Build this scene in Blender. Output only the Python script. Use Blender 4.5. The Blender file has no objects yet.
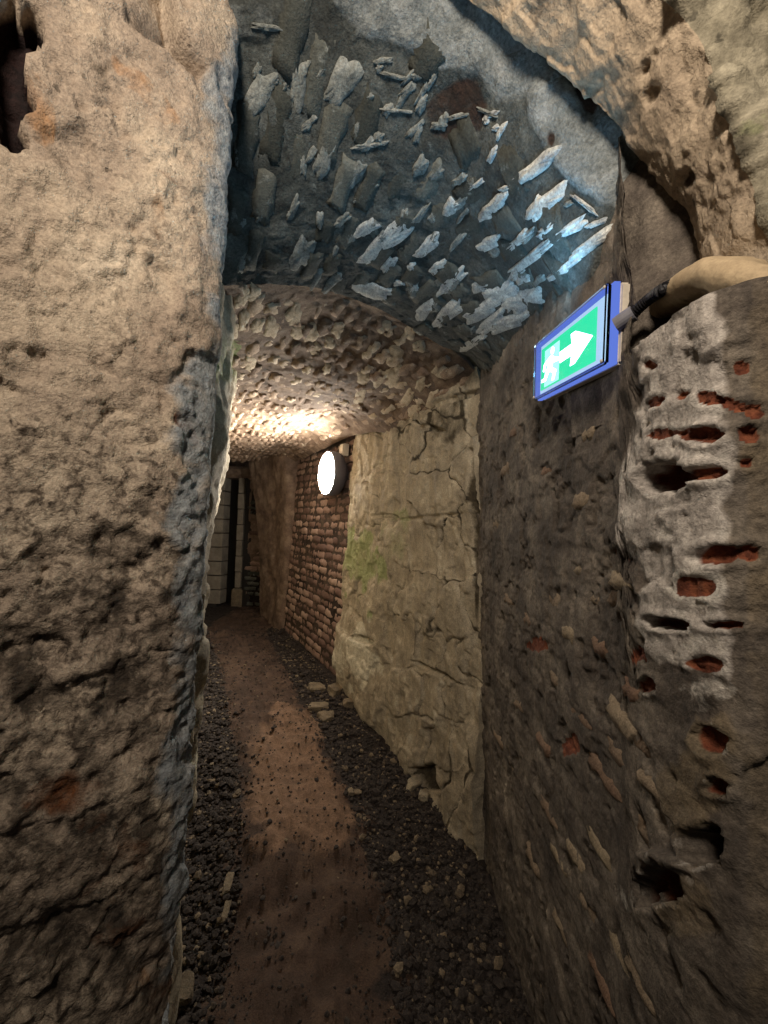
import bpy, bmesh, math, random
import numpy as np
from mathutils import Vector, Matrix
from math import sin, cos, tan, pi, radians, sqrt
S = bpy.context.scene
COL = S.collection
# ---------------------------------------------------------------- camera
F = 385.0; CZ = 1.42; PIT = radians(2.4); ROLL = radians(1.5)
_r0 = np.array([1, 0, 0.]); _f = np.array([0, cos(PIT), sin(PIT)]); _u0 = np.array([0, -sin(PIT), cos(PIT)])
_r = cos(ROLL)*_r0 + sin(ROLL)*_u0; _u = -sin(ROLL)*_r0 + cos(ROLL)*_u0
CAM = np.array([0, 0, CZ])
cam = bpy.data.cameras.new('camera'); cam.sensor_fit = 'VERTICAL'; cam.sensor_height = 36; cam.lens = F/1024*36
cam.clip_start = .02
co = bpy.data.objects.new('camera', cam); COL.objects.link(co); S.camera = co
M = Matrix.Identity(4)
for i in range(3):
    M[i][0] = _r[i]; M[i][1] = _u[i]; M[i][2] = -_f[i]; M[i][3] = CAM[i]
co.matrix_world = M
# ---------------------------------------------------------------- light
S.view_settings.view_transform = 'Standard'; S.view_settings.look = 'None'
S.view_settings.exposure = 0.0; S.view_settings.gamma = 1.0; S.view_settings.use_curve_mapping = False
w = bpy.data.worlds.new('world'); S.world = w; w.use_nodes = True
w.node_tree.nodes['Background'].inputs[0].default_value = (.9, .88, .86, 1)
w.node_tree.nodes['Background'].inputs[1].default_value = .03
# warm lamp of the passage behind the photographer
la = bpy.data.lights.new('passage_lamp', 'AREA'); la.shape = 'DISK'; la.size = .30; la.energy = 15; la.spread = radians(122); la.color = (1, .87, .73)
lo = bpy.data.objects.new('passage_lamp', la); COL.objects.link(lo)
lo.location = (-.20, -.50, 2.38)
lo.rotation_euler = (Vector((.05, .70, 2.10)) - Vector(lo.location)).to_track_quat('-Z', 'Y').to_euler()
LAMP_E = 255.0; ARROW_E = 6.0; GREEN_E = 1.6; RIM_E = .8; SIGN_W = 1.7

# ---------------------------------------------------------------- pixel <-> world
def ray(px, py): return _f + (px-384)/F*_r + (512-py)/F*_u
def at(px, py, y):
    d = ray(px, py); return CAM + d*(y/d[1])
def zf(y): return .03*(y-1)
def fl(px, py):
    d = ray(px, py); t = -(CZ+.03)/(d[2]-.03*d[1]); return CAM + d*t
def onpl(px, py, p0, n):
    d = ray(px, py); n = np.asarray(n, float); return CAM + d*(np.dot(np.asarray(p0)-CAM, n)/np.dot(d, n))
def proj(P):
    q = P - CAM; wz = np.maximum(q @ _f, 1e-3)
    return 384 + F*(q @ _r)/wz, 512 - F*(q @ _u)/wz

# ---------------------------------------------------------------- noise (numpy)
def _h(i, j, k, s):
    n = (i*73856093 ^ j*19349663 ^ k*83492791 ^ (s*2654435)) & 0xffffffff
    n = ((n ^ (n >> 15))*2246822519) & 0xffffffff
    n = ((n ^ (n >> 13))*3266489917) & 0xffffffff
    return ((n ^ (n >> 16)) & 0xffffff)/8388608.0 - 1.0
def vn(P, s=0):
    I = np.floor(P).astype(np.int64); f = P - I; f = f*f*f*(f*(f*6-15)+10)
    i, j, k = I[..., 0], I[..., 1], I[..., 2]; x, y, z = f[..., 0], f[..., 1], f[..., 2]
    def L(a, b, t): return a + (b-a)*t
    c = lambda a, b, d: _h(i+a, j+b, k+d, s)
    return L(L(L(c(0,0,0), c(1,0,0), x), L(c(0,1,0), c(1,1,0), x), y), L(L(c(0,0,1), c(1,0,1), x), L(c(0,1,1), c(1,1,1), x), y), z)
def fbm(P, sc, o=4, s=0, g=.5):
    t = 0; a = 1; n = 0
    for q in range(o):
        t = t + a*vn(P*(sc*2.03**q) + 7.3*q, s+q); n += a; a *= g
    return t/n
def rid(P, sc, o=4, s=0, g=.5):
    t = 0; a = 1; n = 0
    for q in range(o):
        t = t + a*(1 - 2*np.abs(vn(P*(sc*2.03**q) + 3.1*q, s+q))); n += a; a *= g
    return t/n
def sst(a, b, x):
    t = np.clip((x-a)/(b-a), 0, 1); return t*t*(3-2*t)
def ell(X, Y, cx, cy, rx, ry, ang=0, wob=0, edge=.3):
    a = radians(ang); dx = X-cx; dy = Y-cy
    p = dx*cos(a) - dy*sin(a); q = dx*sin(a) + dy*cos(a)
    d = np.sqrt((p/rx)**2 + (q/ry)**2) + wob
    return 1 - sst(1-edge, 1+edge, d)
def inpoly(X, Y, pts, wob=0, soft=8):
    """soft inside-mask of a polygon"""
    ins = np.zeros(X.shape, bool); d2 = np.full(X.shape, 1e12)
    n = len(pts)
    for k in range(n):
        x0, y0 = pts[k]; x1, y1 = pts[(k+1) % n]
        c = ((y0 > Y) != (y1 > Y)) & (X < (x1-x0)*(Y-y0)/((y1-y0) if y1 != y0 else 1e-9) + x0); ins ^= c
        t = np.clip(((X-x0)*(x1-x0) + (Y-y0)*(y1-y0))/max((x1-x0)**2 + (y1-y0)**2, 1e-9), 0, 1)
        d2 = np.minimum(d2, (X-x0-t*(x1-x0))**2 + (Y-y0-t*(y1-y0))**2)
    d = np.sqrt(d2)*np.where(ins, 1, -1) + wob
    return sst(-soft, soft, d)

# ---------------------------------------------------------------- mesh helpers
def mesh_np(name, V, Q, mat, parent=None, attrs=None, smooth=True):
    V = np.asarray(V, np.float32).reshape(-1, 3); Q = np.asarray(Q, np.int32)
    me = bpy.data.meshes.new(name)
    nf, k = Q.shape
    me.vertices.add(len(V)); me.vertices.foreach_set('co', V.ravel())
    me.loops.add(nf*k); me.loops.foreach_set('vertex_index', Q.ravel())
    me.polygons.add(nf); me.polygons.foreach_set('loop_start', np.arange(0, nf*k, k, dtype=np.int32))
    me.polygons.foreach_set('loop_total', np.full(nf, k, np.int32))
    me.polygons.foreach_set('use_smooth', np.full(nf, smooth))
    me.update(calc_edges=True)
    for an, av in (attrs or {}).items():
        at_ = me.attributes.new(an, 'FLOAT', 'POINT'); at_.data.foreach_set('value', np.asarray(av, np.float32).ravel())
    if mat: me.materials.append(mat)
    o = bpy.data.objects.new(name, me); COL.objects.link(o)
    if parent: o.parent = parent
    return o
def quads(nv, nu):
    a = np.arange(nv*nu).reshape(nv, nu)
    return np.stack([a[:-1, :-1], a[:-1, 1:], a[1:, 1:], a[1:, :-1]], -1).reshape(-1, 4)
def normals(P):
    du = np.gradient(P, axis=1); dv = np.gradient(P, axis=0)
    n = np.cross(du, dv); return n/np.maximum(np.linalg.norm(n, axis=-1, keepdims=True), 1e-9)
def toward(P, N, pt):
    """flip normals so that they look at pt"""
    return N*np.where(((np.asarray(pt)-P)*N).sum(-1, keepdims=True) < 0, -1, 1)
def facing(P, N, pt):
    s = np.sign((((np.asarray(pt)-P)*N).sum(-1)).mean()); return N*(s if s else 1)
def cr(pts, n):
    """Catmull-Rom through pts, n samples by length"""
    p = np.asarray(pts, float); p = np.vstack([2*p[0]-p[1], p, 2*p[-1]-p[-2]])
    out = []
    for k in range(1, len(p)-2):
        t = np.linspace(0, 1, 40, endpoint=False)[:, None]
        a, b, c, d = p[k-1], p[k], p[k+1], p[k+2]
        out.append(.5*(2*b + (c-a)*t + (2*a-5*b+4*c-d)*t*t + (3*b-a-3*c+d)*t**3))
    out = np.vstack(out + [p[-2][None]])
    L = np.r_[0, np.cumsum(np.linalg.norm(np.diff(out, axis=0), axis=1))]
    s = np.linspace(0, L[-1], n)
    return np.stack([np.interp(s, L, out[:, i]) for i in range(out.shape[1])], -1)
def tps(pts):
    p = np.asarray(pts, float); xy = p[:, :2]; n = len(p)
    def U(r2): return r2*np.log(np.maximum(r2, 1e-12))
    K = U(((xy[:, None]-xy[None])**2).sum(-1)) + np.eye(n)*2e-4
    Pm = np.c_[np.ones(n), xy]
    A = np.block([[K, Pm], [Pm.T, np.zeros((3, 3))]])
    wt = np.linalg.solve(A, np.r_[p[:, 2], 0, 0, 0])
    def f(x, y):
        x = np.asarray(x, float); y = np.asarray(y, float); t = wt[n] + wt[n+1]*x + wt[n+2]*y
        for k in range(n): t = t + wt[k]*U((x-xy[k, 0])**2 + (y-xy[k, 1])**2)
        return t
    return f
def tag(o, label=None, cat=None, group=None, kind=None):
    if label: o['label'] = label
    if cat: o['category'] = cat
    if group: o['group'] = group
    if kind: o['kind'] = kind
    return o
def struct(o, label, cat): return tag(o, label, cat, kind='structure')
def bm_obj(name, bm, mat, parent=None, smooth=False):
    me = bpy.data.meshes.new(name); bm.to_mesh(me); bm.free()
    if mat: me.materials.append(mat)
    for p in me.polygons: p.use_smooth = smooth
    o = bpy.data.objects.new(name, me); COL.objects.link(o)
    if parent: o.parent = parent
    return o
def empty(name, loc=(0, 0, 0)):
    o = bpy.data.objects.new(name, None); o.location = loc; o.empty_display_size = .1; COL.objects.link(o); return o

# ---------------------------------------------------------------- materials
def lin(h):
    c = [int(h[i:i+2], 16)/255 for i in (0, 2, 4)]
    return tuple((v/12.92 if v <= .04045 else ((v+.055)/1.055)**2.4) for v in c) + (1,)
class NT:
    def __init__(s, name):
        s.m = bpy.data.materials.new(name); s.m.use_nodes = True; s.t = s.m.node_tree; s.t.nodes.clear()
        s.out = s.n('ShaderNodeOutputMaterial')
    def n(s, t, **kw):
        q = s.t.nodes.new(t)
        for k, v in kw.items(): setattr(q, k, v)
        return q
    def l(s, a, b): s.t.links.new(a, b)
    def put(s, sock, v):
        if isinstance(v, bpy.types.NodeSocket): s.l(v, sock)
        else: sock.default_value = v
    def math(s, op, a, b=0., clamp=False):
        q = s.n('ShaderNodeMath', operation=op, use_clamp=clamp); s.put(q.inputs[0], a); s.put(q.inputs[1], b); return q.outputs[0]
    def noise(s, vec, sc, det=6, rough=.6, dist=0):
        q = s.n('ShaderNodeTexNoise'); s.l(vec, q.inputs['Vector']); q.inputs['Scale'].default_value = sc
        q.inputs['Detail'].default_value = det; q.inputs['Roughness'].default_value = rough; q.inputs['Distortion'].default_value = dist
        return q.outputs['Fac']
    def ramp(s, fac, stops):
        q = s.n('ShaderNodeValToRGB'); e = q.color_ramp.elements
        while len(e) < len(stops): e.new(.5)
        for x, (p, c) in zip(e, stops): x.position = p; x.color = lin(c)
        s.l(fac, q.inputs[0]); return q.outputs[0]
    def mix(s, f, a, b, mode='MIX'):
        q = s.n('ShaderNodeMix', data_type='RGBA', blend_type=mode); s.put(q.inputs[0], f)
        s.put(q.inputs[6], a); s.put(q.inputs[7], b); return q.outputs[2]
    def rng(s, x, a, b, c=0., d=1.):
        q = s.n('ShaderNodeMapRange'); s.put(q.inputs[0], x)
        for k, v in enumerate((a, b, c, d)): q.inputs[k+1].default_value = v
        return q.outputs[0]
def masonry(name, stops, sc=3, speck=.45, masks=(), rough=.9, bump=(70, .5, .006), rand=None, streak=0, pits=None, spec=.25):
    """stops: colours over a broad noise; masks: (attribute or None, colour stops, noise scale, noise weight, bias)"""
    t = NT(name); g = t.n('ShaderNodeNewGeometry'); v = g.outputs['Position']
    col = t.ramp(t.noise(v, sc, 9, .68), stops)
    if rand:
        oi = t.n('ShaderNodeObjectInfo')
        fac = t.math('ADD', t.math('MULTIPLY', oi.outputs['Random'], .75), t.math('MULTIPLY', t.noise(v, sc*3, 4), .25))
        col = t.mix(.8, col, t.ramp(fac, rand))
    for an, st, ns, nw, bias in masks:
        nn = t.noise(v, ns, 7, .65, .4)
        f = t.math('MULTIPLY', t.math('SUBTRACT', nn, .5), nw)
        if an:
            a = t.n('ShaderNodeAttribute'); a.attribute_name = an; f = t.math('ADD', f, a.outputs['Fac'])
        f = t.rng(t.math('ADD', f, bias), .38, .62)
        col = t.mix(f, col, t.ramp(t.noise(v, ns*2.3, 5), st))
    if streak:
        mp = t.n('ShaderNodeMapping'); t.l(v, mp.inputs[0]); mp.inputs['Scale'].default_value = (1, 1, .09)
        sf = t.rng(t.noise(mp.outputs[0], 38, 4), .35, .7, 1-streak, 1+streak*.5)
        col = t.mix(1., col, sf, 'MULTIPLY')
    sp = t.rng(t.noise(v, 150, 6, .78), .32, .68, 1-speck*1.3, 1+speck*1.3)
    col = t.mix(1., col, sp, 'MULTIPLY')
    if pits:
        pf = t.rng(t.noise(v, pits[0], 3, .5), pits[1], pits[1]+.05, 1., pits[2])
        col = t.mix(1., col, pf, 'MULTIPLY')
    b = t.n('ShaderNodeBsdfPrincipled'); t.put(b.inputs['Base Color'], col); b.inputs['Roughness'].default_value = rough
    b.inputs['Specular IOR Level'].default_value = spec
    h = t.math('ADD', t.noise(v, bump[0], 6, .7), t.math('MULTIPLY', t.noise(v, bump[0]*4, 3), .35))
    bp = t.n('ShaderNodeBump'); bp.inputs['Strength'].default_value = bump[1]; bp.inputs['Distance'].default_value = bump[2]
    t.l(h, bp.inputs['Height']); t.l(bp.outputs[0], b.inputs['Normal']); t.l(b.outputs[0], t.out.inputs[0]); return t.m
def plain(name, c, rough=.5, metal=0, emit=None, es=0, alpha=1, trans=0):
    t = NT(name); g = t.n('ShaderNodeNewGeometry'); b = t.n('ShaderNodeBsdfPrincipled')
    f = t.rng(t.noise(g.outputs['Position'], 90, 4), .3, .7, .85, 1.08)
    t.put(b.inputs['Base Color'], t.mix(1., lin(c), f, 'MULTIPLY')); b.inputs['Roughness'].default_value = rough
    b.inputs['Metallic'].default_value = metal; b.inputs['Transmission Weight'].default_value = trans
    if emit: b.inputs['Emission Color'].default_value = emit; b.inputs['Emission Strength'].default_value = es
    t.l(b.outputs[0], t.out.inputs[0]); return t.m
def glow(name, rgb, st):
    t = NT(name); e = t.n('ShaderNodeEmission'); e.inputs[0].default_value = (*rgb, 1); e.inputs[1].default_value = st
    t.l(e.outputs[0], t.out.inputs[0]); return t.m

BRICK = [(.25, '44261b'), (.5, '6b3a27'), (.75, '8a5539')]
m_left = masonry('lime_plaster_warm', [(.30, '7b6d5f'), (.44, '9c8c7b'), (.56, 'b0a08c'), (.70, 'c4b5a0')], 4, .3,
    [(None, [(.3, '55493d'), (.7, '776a5b')], 24, 1.6, .27), (None, [(.3, '4a3f35'), (.7, '6b5e50')], 70, 1.5, .15), ('mott', [(.3, '3a322b'), (.7, '5c5044')], 45, 1.7, .08), ('ochre', [(.3, '8a5a2c'), (.7, 'a8763f')], 9, .9, -.05), ('dirt_shade', [(.3, '332d28'), (.7, '594e42')], 22, 1.3, 0), ('rust', [(.3, '4a2d1c'), (.7, '74492c')], 12, 1, 0),
     ('grey', [(.3, '73777a'), (.7, '9a9c9a')], 20, .7, 0), ('hole', [(.3, '120c0c'), (.7, '2a1a18')], 20, .3, 0)], bump=(55, .8, .007), pits=(60, .66, .5))
m_right = masonry('sooty_plaster', [(.3, '3a3530'), (.46, '554d45'), (.58, '6e655a'), (.72, '8f8475')], 8, .35,
    [('pale', [(.25, '857e76'), (.5, 'a9a198'), (.75, 'c6bfb4')], 14, .9, 0), ('tan', [(.3, '5d5243'), (.7, '7d6f5a')], 12, .8, 0),
     ('white', [(.3, 'b9b2a6'), (.7, 'd5cfc4')], 24, 1.2, 0), ('brick', BRICK, 18, .5, 0), ('hole', [(.3, '0b0706'), (.7, '1d100c')], 20, .3, 0)], bump=(60, .6, .006), streak=.22)
m_arch = masonry('arch_plaster', [(.3, '77695a'), (.5, '9a8a75'), (.7, 'b09f88')], 4, .25,
    [('dirt_shade', [(.3, '3a2f26'), (.7, '5a4c3e')], 18, 1, 0), ('rubble', [(.3, '5b5547'), (.5, '7f7866'), (.7, '9a927e')], 14, .5, 0), ('green', [(.3, '59653a'), (.7, '77804f')], 20, .8, 0)], bump=(60, .6, .006), pits=(40, .67, .4))
m_lip = masonry('impost_plaster', [(.3, '8d7a60'), (.6, 'b39f80'), (.8, 'c4b294')], 5, .15, [('dirt_shade', [(.3, '554533'), (.7, '6f5d46')], 18, 1, 0)], bump=(60, .3, .005))
m_bed = masonry('sooty_mortar_bed', [(.3, '2b2d2b'), (.5, '434643'), (.68, '5d605c')], 9, .4, [(None, [(.3, '1f1d1a'), (.7, '302d29')], 26, 1.7, .24), (None, [(.3, '5b5f5b'), (.7, '7b7f7a')], 20, 1.7, .17), ('render', [(.3, '585c5b'), (.5, '737775'), (.75, '8f9290')], 9, .8, 0), ('dirt_shade', [(.3, '1e1b18'), (.7, '3a2a22')], 14, .6, 0)], bump=(60, .7, .007))
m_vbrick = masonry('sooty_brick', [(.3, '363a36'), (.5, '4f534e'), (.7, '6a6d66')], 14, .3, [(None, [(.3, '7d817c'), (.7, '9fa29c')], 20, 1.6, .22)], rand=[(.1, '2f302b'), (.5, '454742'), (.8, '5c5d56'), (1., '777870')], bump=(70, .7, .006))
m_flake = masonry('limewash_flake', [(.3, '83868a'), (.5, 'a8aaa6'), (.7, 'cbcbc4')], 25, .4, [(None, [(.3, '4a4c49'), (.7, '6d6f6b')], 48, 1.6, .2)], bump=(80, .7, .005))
m_flake_dim = masonry('dim_limewash_flake', [(.3, '575a57'), (.5, '767974'), (.7, '92938d')], 25, .4, [(None, [(.3, '3c3e3b'), (.7, '545652')], 48, 1.6, .22)], bump=(80, .7, .005))  # dimmer copy away from the exit sign: light falloff put into the colour
m_bed2 = masonry('lit_mortar_bed', [(.3, '4b3c31'), (.5, '6b5848'), (.68, '8f7c68')], 8, .3, [('dirt_shade', [(.3, '2c221b'), (.7, '4a3a2e')], 14, .6, 0), ('green', [(.3, '59653a'), (.7, '77804f')], 20, .8, 0)], bump=(60, .7, .007))
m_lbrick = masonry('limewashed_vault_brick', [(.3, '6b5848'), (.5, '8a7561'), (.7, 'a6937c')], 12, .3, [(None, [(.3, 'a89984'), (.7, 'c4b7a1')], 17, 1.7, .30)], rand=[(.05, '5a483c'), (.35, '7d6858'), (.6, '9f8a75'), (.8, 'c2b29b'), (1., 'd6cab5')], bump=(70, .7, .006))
m_stone = masonry('limestone', [(.3, '7b7162'), (.45, '948975'), (.58, 'a69a84'), (.72, 'bfb49d')], 8, .3,
    [('dirt_shade', [(.3, '2e2820'), (.7, '4d4433')], 14, .7, 0), ('green', [(.3, '7c8258'), (.7, '969a70')], 9, .6, 0), ('white', [(.3, 'b3ab95'), (.7, 'd0c9b5')], 16, .8, 0)], bump=(45, .6, .007), streak=.15)
m_wbrick = masonry('old_red_brick', [(.3, '56443d'), (.5, '756056'), (.7, '8d7a6d')], 16, .3, [(None, [(.3, '8d7a6c'), (.7, 'b3a292')], 20, 1.5, .17)], rand=[(.0, '44342f'), (.3, '6b544b'), (.6, '8a7165'), (.85, 'a38b7b'), (1., 'c4b4a3')], bump=(80, .7, .005))
m_wbed = masonry('dark_brick_mortar', [(.3, '2c221d'), (.6, '4f4238'), (.8, '6d5f52')], 9, .3, [('dirt_shade', [(.3, '1b1512'), (.7, '3a2e27')], 14, .7, 0)])
m_pale2 = masonry('pale_lime_patch', [(.3, '9a8a74'), (.5, 'b5a68e'), (.7, 'cabda6')], 25, .25, bump=(80, .7, .005))
m_red = masonry('exposed_red_brick', [(.3, '44241a'), (.5, '653725'), (.72, '835340')], 25, .35, [(None, [(.3, '8c7b6d'), (.7, 'a99a8b')], 30, 1.5, .1)], bump=(90, .7, .004))
m_pale = masonry('exposed_pale_brick', [(.3, '5d5145'), (.5, '7f705e'), (.72, '9b8c77')], 22, .35, rand=[(.0, '6b4a3a'), (.5, '7d6d5a'), (1., '96886f')], bump=(80, .7, .005))
m_floor = masonry('trodden_sand', [(.3, '31271f'), (.5, '45362d'), (.7, '5a493c')], 6, .3, [('gravel', [(.3, '211c1a'), (.7, '38302b')], 14, .8, 0), ('pale', [(.3, '66503f'), (.7, '7d6451')], 14, .7, 0)], bump=(50, .7, .008))
m_gravel = masonry('dark_gravel', [(.25, '201c1a'), (.5, '332d2a'), (.7, '4d463f')], 55, .3, [('tone', [(.3, '5b5044'), (.7, '84755f')], 60, .3, 0)], bump=(120, .5, .003))
m_rock = masonry('loose_rock', [(.3, '5d5347'), (.6, '80735f'), (.8, '998b74')], 20, .3, bump=(70, .7, .006))
m_block = masonry('pale_concrete_block', [(.3, '6f675c'), (.6, '8b8377'), (.8, '9c9486')], 8, .15, bump=(90, .3, .003))
m_end = masonry('end_wall', [(.3, '4a3d34'), (.5, '6f5d50'), (.7, '917f6e')], 6, .3, [('dirt_shade', [(.3, '171312'), (.7, '2c2420')], 14, .6, 0)])
m_dark = plain('near_black', '1a1614', .8)

# ---------------------------------------------------------------- structure
rnd = random.Random(3)
AX = np.array([-.48, .877, 0.]); AX /= np.linalg.norm(AX); NX = np.array([AX[1], -AX[0], 0])     # corridor axis and its perpendicular (to the right)

# ---- floor
nx, ny = 300, 420
yy = np.linspace(0, 1, ny)**1.7*8.2 - 1.2
xx = np.linspace(-1, 1, nx)
Yg, Xg = np.meshgrid(yy, xx, indexing='ij')
cx = np.interp(yy, [-2, 0, 1, 1.7, 3.2, 4.8, 7], [0, 0, .0, -.15, -.95, -1.75, -2.6])
hw = np.interp(yy, [-2, 1, 2, 4, 7], [1.3, 1.1, 1.1, 1.2, 1.6])
P = np.stack([Xg*hw[:, None] + cx[:, None], Yg, zf(Yg)], -1)
PATH_L = [(120, 1200), (205, 1024), (232, 900), (238, 820), (232, 760), (225, 710), (214, 660), (205, 630)]
PATH_R = [(420, 1200), (405, 1024), (392, 920), (368, 850), (350, 790), (322, 730), (298, 690), (282, 660), (268, 632)]
pl = np.array([fl(*p) for p in PATH_L]); pr = np.array([fl(*p) for p in PATH_R])
def path_lr(y): return np.interp(y, pl[:, 1], pl[:, 0]), np.interp(y, pr[:, 1], pr[:, 0])
l_, r_ = path_lr(Yg); wv = fbm(P, 7, 4, 11)*.14
gl = np.maximum(sst(-.1, .1, l_ - P[..., 0] + wv), sst(-.06, .06, P[..., 0] - r_ + wv))
XB = lambda y: np.interp(y, [-2, 1.177, 1.673, 3.255, 4.786, 6], [.46, .448, .42, -.368, -1.213, -1.9])
edge = np.clip(XB(Yg) - P[..., 0], 0, 2)
H = fbm(P, 2.2, 3, 1)*.02 + (1-gl)*(fbm(P, 8, 4, 2)*.045 + rid(P, 14, 4, 5)*.016) + gl*fbm(P, 25, 3, 7)*.02 + .014*(1-gl)
H += gl*.05*np.exp(-edge/.12)
P[..., 2] += H
pale = ell(*proj(P), 300, 780, 70, 90, 0, fbm(P, 6, 3, 4)*.5)*.6*(1-gl)
floor = mesh_np('floor', P, quads(ny, nx), m_floor, attrs={'gravel': gl, 'pale': pale})
struct(floor, 'trodden reddish sand path between dark gravel strips', 'floor')
def floor_z(x, y):
    """height of the built floor near x, y"""
    i = np.clip(np.searchsorted(yy, y), 1, ny-1); u = (x - cx[i])/hw[i]; j = int(np.clip(round((u+1)/2*(nx-1)), 0, nx-1)); return float(P_floor[i, j, 2])
P_floor = P.copy()

def sheet(P, look, disp):
    N = facing(P, normals(P), look)
    return P + N*disp[..., None], N

# ---- left jamb of the near arch (wall_left)
sil = [(247, -60), (240, 0), (231, 150), (222, 300), (214, 430), (205, 560), (196, 690), (188, 830), (176, 940), (165, 1030), (150, 1150)]
sp = np.array([at(x, y, .74) for x, y in sil]); o = np.argsort(sp[:, 2])
zz = np.linspace(-.12, 2.95, 620)
xs = np.interp(zz, sp[o, 2], sp[o, 0])
plan = cr([(-.99, -.19), (-.57, .23), (-.275, .48), (-.13, .60), (-.042, .675), (-.006, .725), (0, .76), (-.035, .815), (-.10, .90), (-.20, 1.02)], 440)
P = np.stack([xs[:, None] + plan[None, :, 0], np.broadcast_to(plan[None, :, 1], (620, 440)), np.broadcast_to(zz[:, None], (620, 440))], -1)
X, Y = proj(P)
P[..., 0] -= ((X[:, 250:].max(1) - np.interp(Y[:, 320], [b for a, b in sil], [a for a, b in sil]) + 7)/F*.75)[:, None]
X, Y = proj(P)
wb = fbm(P, 9, 4, 20)
lay = lambda sc, s, th, k=.05: sst(th-k, th+k, fbm(P, sc, 4, s))
Pst = P*np.array([1, 1, .8])
P *= 1
D = fbm(P, 3, 3, 21)*.013 + rid(P, 8, 5, 22, .6)*.0065 + fbm(P, 26, 4, 23, .6)*.0055
D += lay(6, 24, .08)*.004 + lay(10, 25, -.1, .03)*.004 - lay(14, 26, .22, .05)*.008 + lay(22, 28, .05, .05)*.003 - lay(30, 29, .25, .05)*.004
low = sst(1.5, .7, P[..., 2])
D *= 1 - .45*sst(185, 205, X + wb*20)
D -= low*lay(9, 27, .05, .06)*.008
# long ledge ridge low on the face, diagonal flakes
def ridge(pts, wpx, hgt):
    global D
    m = np.zeros(X.shape)
    for (x0, y0), (x1, y1) in zip(pts, pts[1:]):
        t = np.clip(((X-x0)*(x1-x0) + (Y-y0)*(y1-y0))/((x1-x0)**2 + (y1-y0)**2), 0, 1)
        d = np.hypot(X-x0-t*(x1-x0), Y-y0-t*(y1-y0) + wb*6); s = np.where((Y-y0-t*(y1-y0)) > 0, .45, 1.6)
        m = np.maximum(m, np.exp(-(d/(wpx*s))**2))
    D = D + m*hgt*.6
ridge([(-10, 828), (30, 818), (60, 812), (90, 795), (120, 782)], 9, .014)
ridge([(38, 1015), (70, 975), (78, 962)], 6, .012); ridge([(110, 930), (140, 912), (165, 895), (178, 880)], 6, .010)
ridge([(0, 565), (40, 540), (70, 560), (90, 568)], 8, .007); ridge([(110, 865), (150, 835), (185, 800)], 6, .006)
ridge([(60, 640), (110, 610), (150, 600)], 7, .006); ridge([(160, 700), (185, 640)], 6, .005)
hw9 = wb*.9 + fbm(P, 30, 3, 18)*.6; hole = ell(X, Y, 6, 66, 15, 58, 4, hw9, .15) + ell(X, Y, 24, 34, 12, 20, 0, hw9, .2); hole = np.clip(hole, 0, 1)
D -= hole*.055
hollow = inpoly(X, Y, [(118, -40), (165, -40), (178, 30), (205, 68), (196, 74), (170, 55), (150, 40), (128, 20)], wb*8, 3)
D -= hollow*(.018 + .075*sst(130, 200, X))
for (a, b, c, d, e, h) in [(108, 412, 9, 6, 20, .012), (122, 412, 6, 4, 0, .010), (178, 426, 9, 22, 35, .012), (140, 505, 12, 14, 0, .012), (60, 150, 20, 10, 20, .008), (45, 265, 10, 22, 20, .010),
                        (165, 280, 12, 18, 30, .012), (75, 560, 40, 9, -15, .010), (125, 580, 14, 9, 0, .010), (92, 640, 9, 12, 0, .012), (18, 640, 14, 10, 0, .012), (100, 545, 8, 10, 0, .008), (110, 100, 22, 8, -40, .012),
                        (140, 62, 30, 7, -50, .010), (223, 90, 5, 18, 20, .012), (20, 690, 16, 26, 0, .010), (110, 690, 10, 20, 0, .010), (125, 610, 16, 14, 0, .012)]:
    D -= ell(X, Y, a, b, c, d, e, wb*1.6 + fbm(P, 40, 3, 19)*.8, .5)*h*.7
dirt_shade = np.clip(sst(500, 1000, Y)*.36 + ell(X, Y, 20, 650, 60, 60, 0, wb)*.3 + ell(X, Y, 130, 600, 70, 60, 0, wb)*.16 + .26*sst(360, 540, Y) + .05 + (D < -.012)*.12, 0, .46)
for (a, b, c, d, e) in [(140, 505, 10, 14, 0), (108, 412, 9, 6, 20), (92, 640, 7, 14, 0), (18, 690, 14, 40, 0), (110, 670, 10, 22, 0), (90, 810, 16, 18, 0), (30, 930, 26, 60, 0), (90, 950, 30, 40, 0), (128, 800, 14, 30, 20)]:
    dirt_shade = np.maximum(dirt_shade, ell(X, Y, a, b, c, d, e, wb*1.4, .6)*.55)
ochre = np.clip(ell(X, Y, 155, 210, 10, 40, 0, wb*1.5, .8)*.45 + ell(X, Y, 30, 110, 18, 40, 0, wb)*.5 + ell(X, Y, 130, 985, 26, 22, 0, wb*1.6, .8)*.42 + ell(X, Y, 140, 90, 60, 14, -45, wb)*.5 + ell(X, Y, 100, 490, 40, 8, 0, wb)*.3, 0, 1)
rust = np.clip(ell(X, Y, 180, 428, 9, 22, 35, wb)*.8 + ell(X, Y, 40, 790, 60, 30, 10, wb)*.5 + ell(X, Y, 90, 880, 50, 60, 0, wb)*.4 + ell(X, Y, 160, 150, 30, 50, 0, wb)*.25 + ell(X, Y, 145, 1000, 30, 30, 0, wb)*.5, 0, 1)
grey = inpoly(X, Y, [(250, 0), (215, 20), (190, 200), (176, 330), (165, 480), (165, 640), (140, 800), (150, 1030), (260, 1030), (330, 500)], wb*45, 26)*.62  # sign-lit blue-grey cast on the reveal strip, painted into the colour
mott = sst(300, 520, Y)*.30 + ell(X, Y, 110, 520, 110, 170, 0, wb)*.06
P2, N = sheet(P, (0, 0, 1.4), D)
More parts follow.
